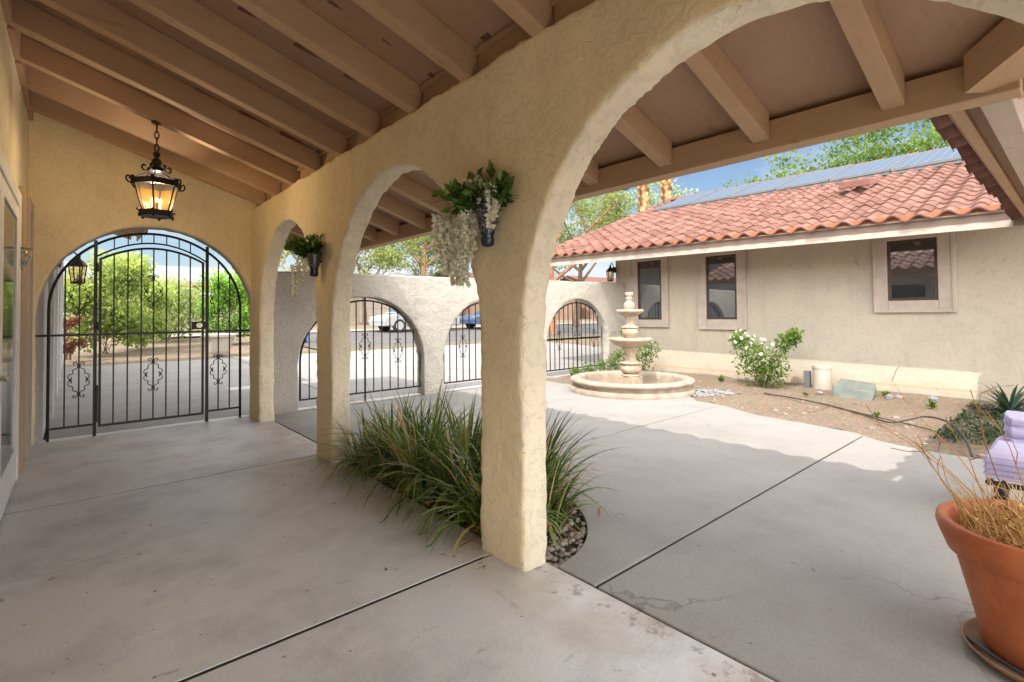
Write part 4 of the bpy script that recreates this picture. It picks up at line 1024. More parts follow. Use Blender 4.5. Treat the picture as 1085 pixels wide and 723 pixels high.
# ------------------------------------------------------------------ strap leaf clumps in the planter
def strap_clump(x, y, n, L, label, lean=(0, 0), dead=.12):
    t = thing('grass_clump', (x, y, -.03), label, 'ornamental grass', 'strap leaf clumps in the curved planter')
    g = MB(); dd = MB()
    for i in range(n):
        q = U(0, 2 * pi); r0 = .16 * sqrt(R()); l = L * U(.55, 1.12); th = U(.10, 1.32)
        if R() < .22: th = U(.05, .45)
        p = Vector((x + r0 * cos(q), y + r0 * sin(q), -.03)); h = Vector((cos(q) + lean[0], sin(q) + lean[1], 0)); 
        if h.length > 0: h.normalize()
        pts = [p]; ang = th * .45; bend = U(.10, .34) * (.4 + th)
        for k in range(7):
            p = p + (h * sin(ang) + Vector((0, 0, cos(ang)))) * l / 7; ang += bend
            if p.z < .012: p.z = .012 + R() * .01
            if (1.80 < p.x < 2.07 and 1.97 < p.y < 2.48) or (1.80 < p.x < 2.07 and 4.66 < p.y < 5.18): break
            pts.append(p)
        if len(pts) < 4: continue
        sh = U(.05, .74) if R() > dead else U(.8, 1)
        g.ribbon(pts, U(.013, .025), sh, side=Vector((-h.y, h.x, U(-.3, .3))))
    for i in range(n // 4):
        q = U(0, 2 * pi); p = Vector((x + .1 * cos(q), y + .1 * sin(q), -.02)); e = p + Vector((cos(q) * U(.1, .33), sin(q) * U(.1, .33), U(.01, .2)))
        dd.ribbon([p, (p + e) / 2 + Vector((0, 0, .06)), e], .012, R(), side=Vector((-sin(q), cos(q), .2)))
    g.build('leaves', M['strap'], t, shade=True); dd.build('dead_leaves', M['dryleaf'], t, shade=True)
for (x, y, n, L, lab) in [(2.08, 4.50, 130, .60, 'small browned strap leaf clump beside the far pillar'), (2.36, 2.46, 110, .58, 'low spreading strap leaf clump at the pebbly tip of the planter'), (2.12, 2.62, 190, .70, 'strap leaf clump right beside the base of the near pillar'),
                          (2.20, 3.10, 260, .80, 'dense strap leaf clump just behind the near pillar, left side'),
                          (2.56, 2.78, 240, .74, 'strap leaf clump to the right of the near pillar, arching onto the slab'),
                          (2.15, 3.62, 260, .86, 'tallest strap leaf clump in the middle of the planter'),
                          (2.50, 3.45, 220, .84, 'tall strap leaf clump at the courtyard side of the planter'),
                          (2.14, 4.12, 230, .76, 'strap leaf clump toward the far pillar with browned lower leaves'),
                          (2.40, 4.10, 150, .70, 'strap leaf clump at the back of the planter near the far pillar')]:
    strap_clump(x, y, n, L, lab, (-.12 if x < 2.2 else .2, 0), .3 if y > 4.4 else .14)
m = MB()
for i in range(900):
    y = U(1.98, 4.75); e = xl(y) - 2.0; x = 2.0 + e * R()
    if R() < .45 or y < 2.5:
        m.blob((x, y, -.03 + U(0, .012)), U(.010, .030), (1, U(.7, 1.1), .6), 1, .2)
struct(m.build('pebbles', M['pebble'], smooth=True), 'stuff')

# ------------------------------------------------------------------ terracotta pot with dead plant
PX, PY = 2.90, .13
tp = thing('flower_pot', (PX, PY, 0), 'large terracotta flower pot with rolled rim at the right edge', 'flower pot')
m = MB(); m.lathe([(r_ * .95, z_ * .95) for r_, z_ in [(.20, .035), (.215, .04), (.235, .15), (.275, .32), (.296, .41), (.300, .415), (.322, .42), (.336, .46), (.350, .495), (.358, .525), (.354, .55), (.338, .56), (.315, .55), (.30, .50), (.27, .44), (.05, .44)]], (PX, PY, 0), 64); m.build('pot', M['terracotta'], tp, smooth=True)
m = MB(); m.lathe([(.02, .42), (.268, .428)], (PX, PY, 0), 30); m.build('soil', M['soil'], tp)
sa = thing('plant_saucer', (PX, PY, 0), 'brown clay saucer under the large terracotta pot', 'saucer')
m = MB(); m.lathe([(.24, .003), (.255, .01), (.27, .032), (.258, .034), (.245, .014), (.02, .012)], (PX, PY, 0), 40); m.build('dish', plain('saucer_clay', (.24, .14, .085), .7, var=.3, bscale=20), sa, smooth=True)
m = MB(); m.tube(crom([(PX - .05, PY + .25, .02), (PX - .17, PY + .16, .042), (PX - .235, PY + .07, .045), (PX - .25, PY + .0, .05), (PX - .24, PY - .05, .075)], 6), .008, 8)
tag(m.build('irrigation_tube', M['hose'], None, smooth=True, org=(PX - .2, PY, .04)), 'short black irrigation tube lying in the clay saucer', 'tube')
dp = thing('dead_plant', (PX, PY, .45), 'dried brown twiggy plant standing in the large terracotta pot', 'plant')
m = MB(); lv = MB()
for i in range(470):
    q = U(0, 2 * pi); r0 = .25 * sqrt(R()); p = Vector((PX + r0 * cos(q), PY + r0 * sin(q), .42)); d = Vector((cos(q) * U(.1, .9), sin(q) * U(.1, .9), U(.15, 1.1))).normalized()
    L = U(.10, .30); pts = [p]
    for k in range(4):
        p = p + d * L / 4; d = (d + rdir() * .5).normalized()
        rr = sqrt((p.x - PX) ** 2 + (p.y - PY) ** 2)
        if p.z < .57 and rr > .265: p.x = PX + (p.x - PX) * .265 / rr; p.y = PY + (p.y - PY) * .265 / rr
        p.z = max(p.z, .44); pts.append(p.copy())
    m.tube(pts, [.0032 * (1 - .15 * k) for k in range(5)], 4, U(.25, 1.0), cap=False)
for i in range(22):
    q = U(.3 * pi, 1.45 * pi); r0 = .22 * sqrt(R()); p = Vector((PX + r0 * cos(q), PY + r0 * sin(q), .45)); d = Vector((cos(q) * U(.2, .9), sin(q) * U(.2, .9), U(.55, 1.2))).normalized()
    L = U(.35, .62) if i > 6 else U(.6, .80); pts = [p]
    for k in range(8):
        p = p + d * L / 8; d = (d + rdir() * .2).normalized(); d.z = max(d.z, .05)
        rr = sqrt((p.x - PX) ** 2 + (p.y - PY) ** 2)
        if p.z < .57 and rr > .265: p.x = PX + (p.x - PX) * .265 / rr; p.y = PY + (p.y - PY) * .265 / rr
        pts.append(p.copy())
        if k > 3 and R() < .5:
            e = (d + rdir() * .8).normalized(); m.tube([p, p + e * .06, p + e * .11 + rdir() * .02], .0018, 4, U(0, .5), cap=False)
    m.tube(pts, [.0034 * (1 - .09 * k) for k in range(9)], 5, U(0, .5), cap=False)
m.build('stems', M['dryleaf'], dp, shade=True)
m = MB()
for i in range(420):
    q = U(0, 2 * pi); r0 = .26 * sqrt(R()); m.leaf((PX + r0 * cos(q), PY + r0 * sin(q), .43 + U(0, .16) * R()), rdir(), U(.02, .055), .35, R(), .3)
m.build('dry_leaves', M['dryleaf'], dp, shade=True)

# ------------------------------------------------------------------ lavender chair at the right edge
tc_ = thing('padded_chair', (4.4, .34, 0), 'lavender quilted low chair on black casters behind the terracotta pot', 'chair')
def cushion(m, x0, x1, y0, y1, z0, z1, rows, vert):
    n = 44; k = 30
    vs = []
    for i in range(n + 1):
        for j in range(k + 1):
            u, v = i / n, j / k
            q = abs(sin(pi * rows * v)) ** .5 * .028; e = min(1, min(u, 1 - u, v, 1 - v) * 9)
            if vert: vs.append((x0 - (q + .05) * e ** .5, y0 + (y1 - y0) * u, z0 + (z1 - z0) * v))
            else: vs.append((x0 + (x1 - x0) * v, y0 + (y1 - y0) * u, z1 + (q + .03) * e ** .5))
    fs = [(i * (k + 1) + j, (i + 1) * (k + 1) + j, (i + 1) * (k + 1) + j + 1, i * (k + 1) + j + 1) for i in range(n) for j in range(k)]
    m.add(vs, fs)
    m.box(x0, x1, y0, y1, z0, z1)
m = MB(); cushion(m, 3.98, 4.55, .16, .50, .30, .44, 3, False); m.build('seat_cushion', M['lavender'], tc_, smooth=False, bevel=.03, seg=3)
m = MB(); cushion(m, 4.42, 4.56, .08, .44, .43, .67, 3, True); m.build('back_cushion', M['lavender'], tc_, smooth=False, bevel=.03, seg=3)
for zz in (.335, .37, .405):
    m = MB(); m.tube([(3.972, .15, zz), (3.972, .505, zz), (4.54, .505, zz)], .007, 6); m.build('groove_line', M['lavdark'], tc_)  # quilting grooves drawn as darker lines, their shade put into the colour
for zz in (.50, .56, .62):
    m = MB(); m.tube([(4.368, .08, zz), (4.368, .44, zz), (4.55, .445, zz)], .007, 6); m.build('groove_line', M['lavdark'], tc_)
m = MB(); m.tube([(4.0, .17, .27), (4.0, .49, .27), (4.56, .49, .27), (4.56, .17, .27)], .018, 8, closed=True); m.build('base_frame', M['black'], tc_)
for x, y in ((4.06, .46), (4.5, .46), (4.06, .2), (4.5, .2)):
    m = MB(); m.tube([(x, y, .27), (x, y, .15)], .012, 8); st_ = m.build('leg', M['black'], tc_)
    m = MB(); m.tube([(x - .0, y - .025, .08), (x, y + .025, .08)], .08, 20); w_ = m.build('caster', M['tyre'], st_, bevel=.008)
    m = MB(); m.tube([(x, y - .03, .08), (x, y + .03, .08)], .03, 14); m.build('hub', M['pipe'], w_)
for o in [tc_] + list(tc_.children_recursive):
    if o.type == 'MESH':
        for v in o.data.vertices: v.co.y -= 0.0
tc_.location.x += 0.5; tc_.location.y -= 0.03
# terracotta cone pot on a stake, spotlight
ct = thing('cone_pot', (8.1, .37, 0), 'small orange terracotta cone pot on a brown stake by the house wall', 'flower pot')
m = MB(); m.lathe([(.02, .44), (.04, .46), (.12, .62), (.135, .63), (.135, .66), (.12, .66), (.10, .62), (.02, .5)], (8.1, .37, 0), 28); m.build('cone', M['orange'], ct, smooth=True)
m = MB(); m.tube([(8.1, .37, -.05), (8.1, .37, .41)], .018, 8); m.build('stake', M['trunk'], ct)
sp_ = thing('garden_spotlight', (7.3, .40, 0), 'black cylindrical garden spotlight on a spike beside the strappy plant', 'spotlight')
m = MB(); m.tube([(7.20, .46, .30), (7.42, .36, .27)], .075, 18); m.build('housing', M['black'], sp_, bevel=.006)
m = MB(); m.tube([(7.19, .465, .3015), (7.195, .463, .3008)], .06, 18); m.build('lens', M['clearglass'], sp_)
m = MB(); m.tube([(7.31, .41, -.05), (7.31, .41, .22)], .012, 8); m.build('spike', M['black'], sp_)

# ------------------------------------------------------------------ planting against the house
def shrub(name, base, centers, nleaf, size, mat, label, cat='bush', flowers=0, stems=10, group=None, w=.55, fl_list=None):
    t = thing(name, base, label, cat, group)
    st = MB(); lf = MB(); fl = MB()
    for c, r in centers:
        for _ in range(max(1, stems // len(centers))):
            e = Vector(c) + rdir() * r * .6; b_ = Vector(base) + Vector((U(-.08, .08), U(-.08, .08), 0))
            st.tube(crom([b_, b_.lerp(e, .5) + Vector((0, 0, .12 * (e.z - b_.z))), e], 4), [.012 * max(.5, r) * (1 - .08 * k) for k in range(9)], 5)
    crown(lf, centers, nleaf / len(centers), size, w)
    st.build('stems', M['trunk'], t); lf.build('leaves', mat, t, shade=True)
    if flowers:
        for _ in range(flowers):
            c, r = random.choice(fl_list or centers); d = rdir(); d.z = abs(d.z); p = Vector(c) + d * r * U(.8, 1.05)
            fl = MB()
            for k in range(7): fl.leaf(p, rdir() + d * .6, .045, .8, U(.75, 1))
            fl.build('flower', M['petal'], t, shade=True)
    return t
shrub('rose_bush', (9.62, 4.02, 0), [((9.6, 4.25, .62), .32), ((9.55, 4.0, .52), .34), ((9.6, 3.78, .45), .30), ((9.6, 4.15, .28), .30), ((9.65, 3.85, .22), .26), ((9.7, 3.62, .82), .17), ((9.75, 3.48, .95), .13), ((9.6, 4.42, .85), .16)], 2100, .07, M['roseleaf'], 'leafy rose bush with small white roses against the beige house wall', 'bush', 26, 26, fl_list=[((9.6, 4.42, .88), .16), ((9.6, 4.25, .75), .25), ((9.58, 4.0, .62), .3)])
shrub('leafy_shrub', (9.85, 6.75, 0), [((9.85, 6.75, .35), .30), ((9.8, 6.95, .55), .26), ((9.85, 6.55, .55), .24), ((9.8, 7.15, .95), .16)], 900, .065, M['roseleaf'], 'green shrub at the house wall directly behind the fountain', 'bush', 0, 12)
shrub('low_vine', (9.0, 7.35, 0), [((8.3, 7.42, .08), .13), ((8.7, 7.40, .12), .16), ((9.1, 7.35, .16), .18), ((9.45, 7.35, .22), .2), ((9.7, 7.3, .38), .18)], 1000, .06, M['roseleaf'], 'low trailing green plant along the foot of the arch behind the fountain', 'plant', 0, 12)
yu = thing('yucca', (9.3, .72, 0), 'strappy grey green yucca at the house wall on the right', 'plant')
m = MB()
for i in range(70):
    q = U(0, 2 * pi); h = Vector((cos(q), sin(q), 0)); ang = U(.3, 1.2); p = Vector((9.3, .72, 0)); pts = [p]; L = U(.35, .6)
    for k in range(5): p = p + (h * sin(ang) + Vector((0, 0, cos(ang)))) * L / 5; ang += .16; pts.append(p)
    m.ribbon(pts, .04, R(), side=Vector((-h.y, h.x, .1)))
m.build('leaves', M['agave'], yu, shade=True)
gc = MB()
for i in range(1700):
    x = U(7.0, 9.8); y = U(.35, 1.15); 
    if MN.noise(Vector((x * 1.7, y * 1.7, 2))) < -.05: continue
    gc.leaf((x, y, -.02 + U(0, .06)), rdir() + Vector((0, 0, .6)), U(.04, .09), .4, R() * .7)
struct(gc.build('ground_cover', M['gcover'], None, shade=True), 'stuff')
for i, (x, y, s_, lab) in enumerate([(7.98, 1.88, .07, 'tiny green weed in the gravel beside the black hose'), (9.2, 1.50, .11, 'small green weed at the edge of the shade by the house wall'), (9.1, 3.1, .07, 'tiny weed sprouting just right of the rose bush'), (9.9, 2.2, .10, 'little weed at the plinth right of the slate slab'), (9.8, 4.9, .11, 'small weed at the house plinth left of the rose bush')]):
    m = MB()
    for _ in range(36): d = rdir(); d.z = abs(d.z) + .3; m.leaf((x + U(-.02, .02), y + U(-.02, .02), -.01 + R() * s_ * .5), d, s_ * U(.5, 1), .35, R())
    tag(m.build('weed', M['roseleaf'], None, shade=True, org=(x, y, 0)), lab, 'weed')
# pipe stub, slate slab, hose, grey chips
pi_ = thing('pipe_stub', (10.1, 3.17, 0), 'beige capped pipe stub with small meter box at the foot of the house wall', 'pipe')
m = MB(); m.lathe([(.15, -.05), (.15, .36), (.158, .365), (.158, .41), (.14, .42), (.02, .415)], (10.1, 3.17, 0), 28); m.build('pipe', M['pipe'], pi_)
m = MB(); m.box(10.05, 10.15, 3.36, 3.46, -.05, .30); m.build('meter_box', M['greymetal'], pi_, bevel=.01)
m = MB(); m.hexa([(9.42, 2.28, -.06), (9.9, 2.30, -.06), (9.92, 2.85, -.06), (9.45, 2.83, -.06), (9.50, 2.24, .10), (9.9, 2.33, .20), (9.9, 2.82, .24), (9.52, 2.84, .15)])
tag(m.build('stone_slab', M['slate'], None, bevel=.02, org=(9.66, 2.55, 0)), 'flat greenish slate slab leaning at the foot of the house wall', 'stone')
for i, (x, y, r, lab) in enumerate([(9.75, 2.12, .055, 'grey stone right next to the slate slab, the nearest to it'), (9.85, 2.02, .05, 'dark stone second along the wall from the slate slab'), (10.0, 1.62, .06, 'pale stone against the plinth near the tip of the sunlit patch'), (9.5, 3.02, .045, 'small stone between the pipe stub and slate slab')]):
    m = MB(); m.blob((x, y, .01), r, (1, 1.2, .8), 2, .25); tag(m.build('stone', M['greypebble'], None, smooth=True, org=(x, y, 0)), lab, 'stone')
m = MB(); m.tube(crom([(8.85, 3.66, .0), (8.6, 3.05, .012), (8.38, 2.53, .0), (8.0, 2.0, -.01), (7.65, 1.66, .0), (7.75, 1.48, .05), (7.85, 1.34, .09), (7.5, 1.10, .12), (7.0, .9, .08), (6.4, .76, .01)], 8), .011, 8)
tag(m.build('irrigation_hose', M['hose'], None, smooth=True, org=(7.8, 2, 0)), 'thin black irrigation hose snaking over the tan gravel', 'hose')
m = MB(); m.tube(crom([(8.3, 2.35, -.01), (7.9, 1.75, -.01), (7.55, 1.25, -.008), (7.2, 1.0, -.01)], 6), .007, 6)
tag(m.build('irrigation_tube', M['hose'], None, smooth=True, org=(7.9, 1.7, 0)), 'thinner drip tube lying below the looping hose in the gravel', 'tube')
m = MB()
for i in range(330):
    x = U(7.55, 8.75); y = U(4.0, 5.2)
    if abs((x - 8.15) * .6 + (y - 4.5)) > .36 or xr(max(-2, min(7.6, y))) + .03 > x or (x - FX) ** 2 + (y - FY) ** 2 < 1.28: continue
    m.blob((x, y, -.015), U(.018, .045), (1, 1, .6), 1, .25)
struct(m.build('grey_chips', M['greypebble'], None), 'stuff')

# fallen leaf litter round the planter
m = MB()
for i in range(90):
    y = U(2.2, 4.9); x = 1.93 - abs(random.gauss(0, .22)) if R() < .7 else xl(y) + abs(random.gauss(0, .15)) + .02
    q = U(0, 2 * pi); L = U(.02, .07) if R() < .8 else U(.1, .2)
    z = .004 if x < 1.99 else -.002
    m.ribbon([(x, y, z), (x + cos(q) * L * .5, y + sin(q) * L * .5, z + U(.002, .012)), (x + cos(q) * L, y + sin(q) * L, z)], U(.006, .014), R(), side=Vector((-sin(q), cos(q), .1)))
for i in range(36):
    x = U(-.3, 6); y = U(.5, 7.4); q = U(0, 2 * pi); L = U(.012, .035); z = .004 if x < 1.99 else -.002
    if x > 1.8 and x < 3.1 and 1.9 < y < 4.8: continue
    m.ribbon([(x, y, z), (x + cos(q) * L * .5, y + sin(q) * L * .5, z + .006), (x + cos(q) * L, y + sin(q) * L, z)], U(.006, .012), R() * .6, side=Vector((-sin(q), cos(q), .1)))
struct(m.build('leaf_litter', M['dryleaf'], shade=True), 'stuff')
# ------------------------------------------------------------------ beyond the wall: bushes, trees, houses, vehicles
def bush(x, y, rx, h, n, size, mat, label, nc=9, z0=None):
    z = gz(y) if z0 is None else z0
    cs = []
    for i in range(nc):
        q = 2 * pi * i / nc + U(-.4, .4); r = rx * (.25 + .5 * R()); zz = z + h * U(.18, .78)
        cs.append(((x + r * cos(q), y + r * sin(q) * .8, zz), rx * U(.32, .5)))
    cs.append(((x, y, z + h * .72), rx * .45)); cs.append(((x, y, z + h * .3), rx * .6))
    return shrub('bush', (x, y, z), cs, n, size, mat, label, 'bush', 0, 16)
random.seed(11)
bush(.70, 19.6, 1.4, 3.5, 8500, .14, M['bush'], 'large yellow green bush seen through the arched gate, left of its middle', 12)
bush(1.75, 21.5, 1.35, 2.8, 5200, .14, M['bush'], 'grey green bush seen behind the middle of the arched gate door', 9)
bush(2.9, 25.0, 1.9, 2.7, 5600, .15, M['palebush'], 'pale feathery bush seen behind the lock side of the arched gate', 9)
bush(4.55, 22.0, 1.5, 3.0, 6500, .14, M['bushgreen'], 'bright green bush seen at the right end of the arched gate', 10)
bush(-.12, 18.2, .35, 1.35, 900, .09, M['redbush'], 'red leaved shrub at the end of the white garage wall', 6)
sp = thing('stone_planter', (3.35, 17.6, gz(17.6)), 'tapered beige stone planter standing on the dirt beyond the gate', 'planter')
z = gz(17.6)
m = MB(); m.lathe([(.26, 0), (.30, .08), (.38, .42), (.40, .5), (.48, .52), (.50, .60), (.46, .62), (.40, .58), (.05, .5)], (3.35, 17.6, z), 8); m.build('bowl', M['pipe'], sp, bevel=.01)

def tree(x, y, h, tr, crown_r, n, size, mat, bark, label, trunk_h=.45, nb=5, cat='tree', droop=0., flat=.8, spread=.8, cr=(.16, .28), lv=2):
    z = gz(y) if y > 8 else 0
    t = thing('tree', (x, y, z), label, cat)
    tk = MB(); tips = limbs(tk, (x, y, z - .1), (x + U(-.3, .3), y + U(-.3, .3), z + h * trunk_h), tr, nb, spread, .10, lv)
    tk.build('trunk', bark, t)
    # rescale limb tips into the crown volume
    cs = []
    top = max(p.z for p in tips); 
    for p in tips:
        q = Vector(((p.x - x), (p.y - y), 0)); 
        cs.append(((p.x, p.y, p.z), crown_r * U(*cr)))
    for i in range(max(6, len(tips) // 2)):
        d = rdir(); cs.append(((x + d.x * crown_r * .85, y + d.y * crown_r * .85, z + h * (trunk_h + .28) + d.z * h * .24), crown_r * U(*cr)))
    lo = trunk_h * (.75 if trunk_h < .6 else .42)
    for i in range(26 if trunk_h < .6 else 40):
        d = rdir(); k = R() ** .4
        cs.append(((x + d.x * crown_r * k, y + d.y * crown_r * k, z + h * ((lo + 1) / 2) + d.z * h * (1 - lo) * .5 * k), crown_r * U(*cr) * 1.1))
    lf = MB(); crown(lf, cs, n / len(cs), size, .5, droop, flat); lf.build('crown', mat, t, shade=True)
    return t
random.seed(21)
tree(22.8, 38.0, 10.5, .30, 3.6, 9000, .24, M['pine'], M['redtrunk'], 'pine with reddish trunk behind the courtyard wall, left of the near pillar', .75, 6, flat=.6)
tree(25.0, 40.0, 9.0, .15, 3.0, 5000, .24, M['pine'], M['trunk'], 'thinner dark trunked pine just right of the red trunked pine', .75, 5, flat=.6)
tree(16.5, 36.0, 8.6, .22, 4.6, 7000, .25, M['pine'], M['trunk'], 'yellow green tree seen through the far arch above the courtyard wall', .45, 6, flat=.55)
tree(13.2, 38.0, 8.2, .2, 3.2, 3500, .25, M['palebush'], M['redtrunk'], 'slender tree over the wall beside the pot on the far pillar', .55, 5, flat=.6)
tree(19.6, 19.2, 11.0, .3, 4.3, 9000, .20, M['pine'], M['redtrunk'], 'big feathery yellow green tree above the left end of the tiled roof', .42, 6, flat=.7)
tree(27.5, 24.5, 12.0, .28, 4.6, 7000, .22, M['pine'], M['trunk'], 'airy tree farther back between the near pillar and the tiled roof', .42, 6, flat=.7)
tree(29, 19.0, 9.5, .25, 3.4, 3600, .22, M['palebush'], M['trunk'], 'greyish tree behind the two palm trunks', .5, 6, flat=.7)
tree(25.5, 8.6, 8.8, .2, 3.1, 8500, .19, M['treeleaf'], M['trunk'], 'green leafy tree rising behind the middle of the tiled roof ridge', .42, 6, cr=(.16, .30), flat=.8)
tree(25.0, 5.6, 10.2, .22, 3.6, 10500, .19, M['treeleaf'], M['trunk'], 'tallest open branched leafy tree behind the solar panels', .42, 7, cr=(.14, .26), flat=.8)
tree(26.5, 2.6, 9.2, .18, 2.8, 4500, .18, M['treeleaf'], M['trunk'], 'sparse leafy tree behind the right end of the solar panels', .45, 6, cr=(.14, .26), flat=.8)
tree(26.0, 11.6, 8.4, .18, 2.7, 6000, .18, M['treeleaf'], M['trunk'], 'small leafy tree behind the roof ridge, nearest the palms', .42, 6, cr=(.16, .30), flat=.8)
def palm(x, y, h, label):
    t = thing('palm_tree', (x, y, gz(y)), label, 'palm tree')
    z = gz(y); m = MB(); pts = [(x + .1 * sin(k * .5), y, z + h * k / 14) for k in range(15)]
    m.tube(pts, [.24 + .03 * (k % 2) for k in range(15)], 12)
    for k in range(int(h * 26)):
        q = k * 2.4; zz = z + h * k / (h * 26); d = Vector((cos(q), sin(q), 0))
        p = Vector((x + .1 * sin(zz / h * 7), y, zz)) + d * .235
        s_ = Vector((-d.y, d.x, 0))
        m.add([p - s_ * .085, p + s_ * .085, p + d * .085 + s_ * .05 + Vector((0, 0, .23)), p + d * .085 - s_ * .05 + Vector((0, 0, .23)), p + d * .02 - s_ * .08 + Vector((0, 0, .25)), p + d * .02 + s_ * .08 + Vector((0, 0, .25))], [(0, 1, 2, 3), (3, 2, 5, 4), (0, 3, 4), (1, 5, 2)])
    m.build('trunk', M['palmbark'], t)
    lf = MB()
    for k in range(34):
        q = U(0, 2 * pi); h_ = Vector((cos(q), sin(q), 0)); ang = U(.2, 1.7); p = Vector((x, y, z + h)); pts = [p]
        for i in range(5): p = p + (h_ * sin(ang) + Vector((0, 0, cos(ang)))) * .36; ang += .14; pts.append(p)
        lf.ribbon(pts, .03, .3, side=Vector((-h_.y, h_.x, 0)))
        for i in range(22):
            d = (h_ * cos(-1.2 + 2.4 * i / 21) + Vector((-h_.y, h_.x, 0)) * sin(-1.2 + 2.4 * i / 21) + Vector((0, 0, -.3 + cos(ang) * .5))).normalized(); lf.leaf(pts[-1], d, U(.7, .95), .06, R(), .02)
    lf.build('crown', M['palmleaf'], t, shade=True)
palm(21.4, 14.45, 12.2, 'left one of the two palm trunks beside the solar panels')
palm(22.0, 13.55, 12.8, 'right one of the two palm trunks beside the solar panels')

def house(name, x0, x1, y0, y1, eave, ridge, wall, roof, label, wins=(), door=None, axis='x', trim=None):
    z = gz(y0); t = thing(name, ((x0 + x1) / 2, y0, z), label, 'house')
    m = MB(); m.box(x0, x1, y0, y1, z - .3, z + eave)
    if axis == 'x':
        ym = (y0 + y1) / 2
        for x in (x0, x1): m.add([(x, y0, z + eave), (x, y1, z + eave), (x, ym, z + ridge - .05)], [(0, 1, 2)])
    m.build('wall', wall, t)
    m = MB(); o = .6; ym = (y0 + y1) / 2; k = (ridge - eave) / (ym - y0)
    for (ya, yb, za, zb2) in ((y0 - o, ym, eave - o * k, ridge), (ym, y1 + o, ridge, eave - o * k)):
        m.hexa([(x0 - o, ya, z + za), (x1 + o, ya, z + za), (x1 + o, yb, z + zb2), (x0 - o, yb, z + zb2), (x0 - o, ya, z + za + .12), (x1 + o, ya, z + za + .12), (x1 + o, yb, z + zb2 + .12), (x0 - o, yb, z + zb2 + .12)])
    m.build('roof', roof, t)
    m = MB(); m.box(x0 - o, x1 + o, y0 - o - .04, y0 - o - .005, z + eave - o * k - .12, z + eave - o * k + .1); m.build('fascia', M['fascia'], t)
    for (a, b, c, d) in wins:
        m = MB(); m.box(a - .08, b + .08, y0 - .05, y0 - .002, z + c - .08, z + d + .08); w_ = m.build('window', M['lighttrim'], t)
        m = MB(); m.box(a, b, y0 - .058, y0 - .051, z + c, z + d); m.build('pane', M['glass'], w_)
    if door:
        a, b, d = door; m = MB(); m.box(a, b, y0 - .06, y0 - .002, z, z + d); dd_ = m.build('garage_door', M['lighttrim'], t)
        for q in range(1, 4): m = MB(); m.box(a, b, y0 - .068, y0 - .061, z + d * q / 4 - .015, z + d * q / 4 + .015); m.build('panel_seam', M['fascia'], dd_)
    return t
house('neighbour_house', -8, 9.5, 34, 44, 2.75, 3.9, M['beigewall'], M['shingle'], 'low neighbour house with wide grey roof seen through the arched gate', [(-2, 0, 1, 2.2), (5.6, 7.2, 1, 2.2)])
house('neighbour_house', 15.5, 25.0, 38, 48, 2.9, 4.4, M['beigewall'], M['shingle'], 'beige neighbour house behind the silver van', [(22.5, 24, 1, 2.2)], (17, 21.5, 2.3))
house('neighbour_house', 27.5, 42, 37, 47, 3.0, 4.8, M['brownwall'], M['tile'], 'brown neighbour house behind the blue car', [(29, 30.2, .9, 2.2), (31.5, 32.5, .2, 2.3), (37, 39, 1, 2.2)])
house('neighbour_house', 44, 64, 34, 46, 3.0, 5.0, M['brownwall'], M['tile'], 'reddish brown neighbour house seen through the arch behind the fountain', [(46, 48, .9, 2.3), (50, 52, .9, 2.3), (56, 57.4, .2, 2.3)])
hedges = [(46, 33, 1.0, 1.1, 'low clipped bush in front of the reddish brown house')]
for (x, y, r, h_, lab) in hedges: bush(x, y, r, h_, 900, .16, M['bushgreen'], lab, 6)
def car(name, x, y, label, cat, body, L, W, low, cab, win, wr, wx):
    z = gz(y) - .03; t = thing(name, (x, y, z), label, cat); t['_o'] = (0, 0, 0)
    m = MB(); n = len(low); h = W / 2
    m.add([(a, -h, c) for a, c in low] + [(a, h, c) for a, c in low], [tuple(range(n)), tuple(range(2 * n - 1, n - 1, -1))] + [((i + 1) % n, i, n + i, n + (i + 1) % n) for i in range(n)])
    (a0, a1, z0), (b0, b1, z1) = cab; g = h * .80
    m.hexa([(a0, -h + .03, z0), (a1, -h + .03, z0), (a1, h - .03, z0), (a0, h - .03, z0), (b0, -g, z1), (b1, -g, z1), (b1, g, z1), (b0, g, z1)])
    m.build('body', body, t, bevel=.06, seg=3)
    def yy(c): return (h - .03) + (g - h + .03) * (c - z0) / (z1 - z0) + .008
    for s_ in (-1, 1):
        for wp in win:
            m = MB(); m.add([(a, s_ * yy(c), c) for a, c in wp], [tuple(range(len(wp)))]); m.build('side_window', M['carglass'], t)
        for a in wx:
            m = MB(); m.tube([(a, s_ * (h - .2), wr), (a, s_ * (h + .02), wr)], wr, 24); wh = m.build('wheel', M['tyre'], t, bevel=.02)
            m = MB(); m.tube([(a, s_ * h, wr), (a, s_ * (h + .028), wr)], wr * .64, 20); m.build('rim', M['rim'], wh)
        m = MB(); m.blob((low[1][0] + .08, s_ * W * .40, .74), .13, (.7, 1.0, .6), 2, 0); m.build('headlight', M['clearglass'], t, smooth=True)
        m = MB(); m.box(a0 + .45, a0 + .62, s_ * (h + .1) - .07, s_ * (h + .1) + .07, z0 + .02, z0 + .18); m.build('mirror', body, t, bevel=.03)
    m = MB(); e = .01
    def pt(u, v):
        c = z0 + (z1 - z0) * v; return (a0 + (b0 - a0) * v - e, u * ((h - .03) + (g - h + .03) * v) * .92, c + e)
    m.add([pt(-1, .12), pt(1, .12), pt(1, .9), pt(-1, .9)], [(0, 1, 2, 3)]); m.build('windscreen', M['carglass'], t)
    m = MB(); m.box(low[0][0] - .05, low[0][0] + .12, -h + .05, h - .05, .34, .55); m.build('bumper', M['greymetal'] if 0 else body, t, bevel=.04)
    return t
van = [(-2.42, .34), (-2.5, .62), (-2.38, .88), (-1.3, 1.06), (2.45, 1.06), (2.5, .8), (2.48, .34)]
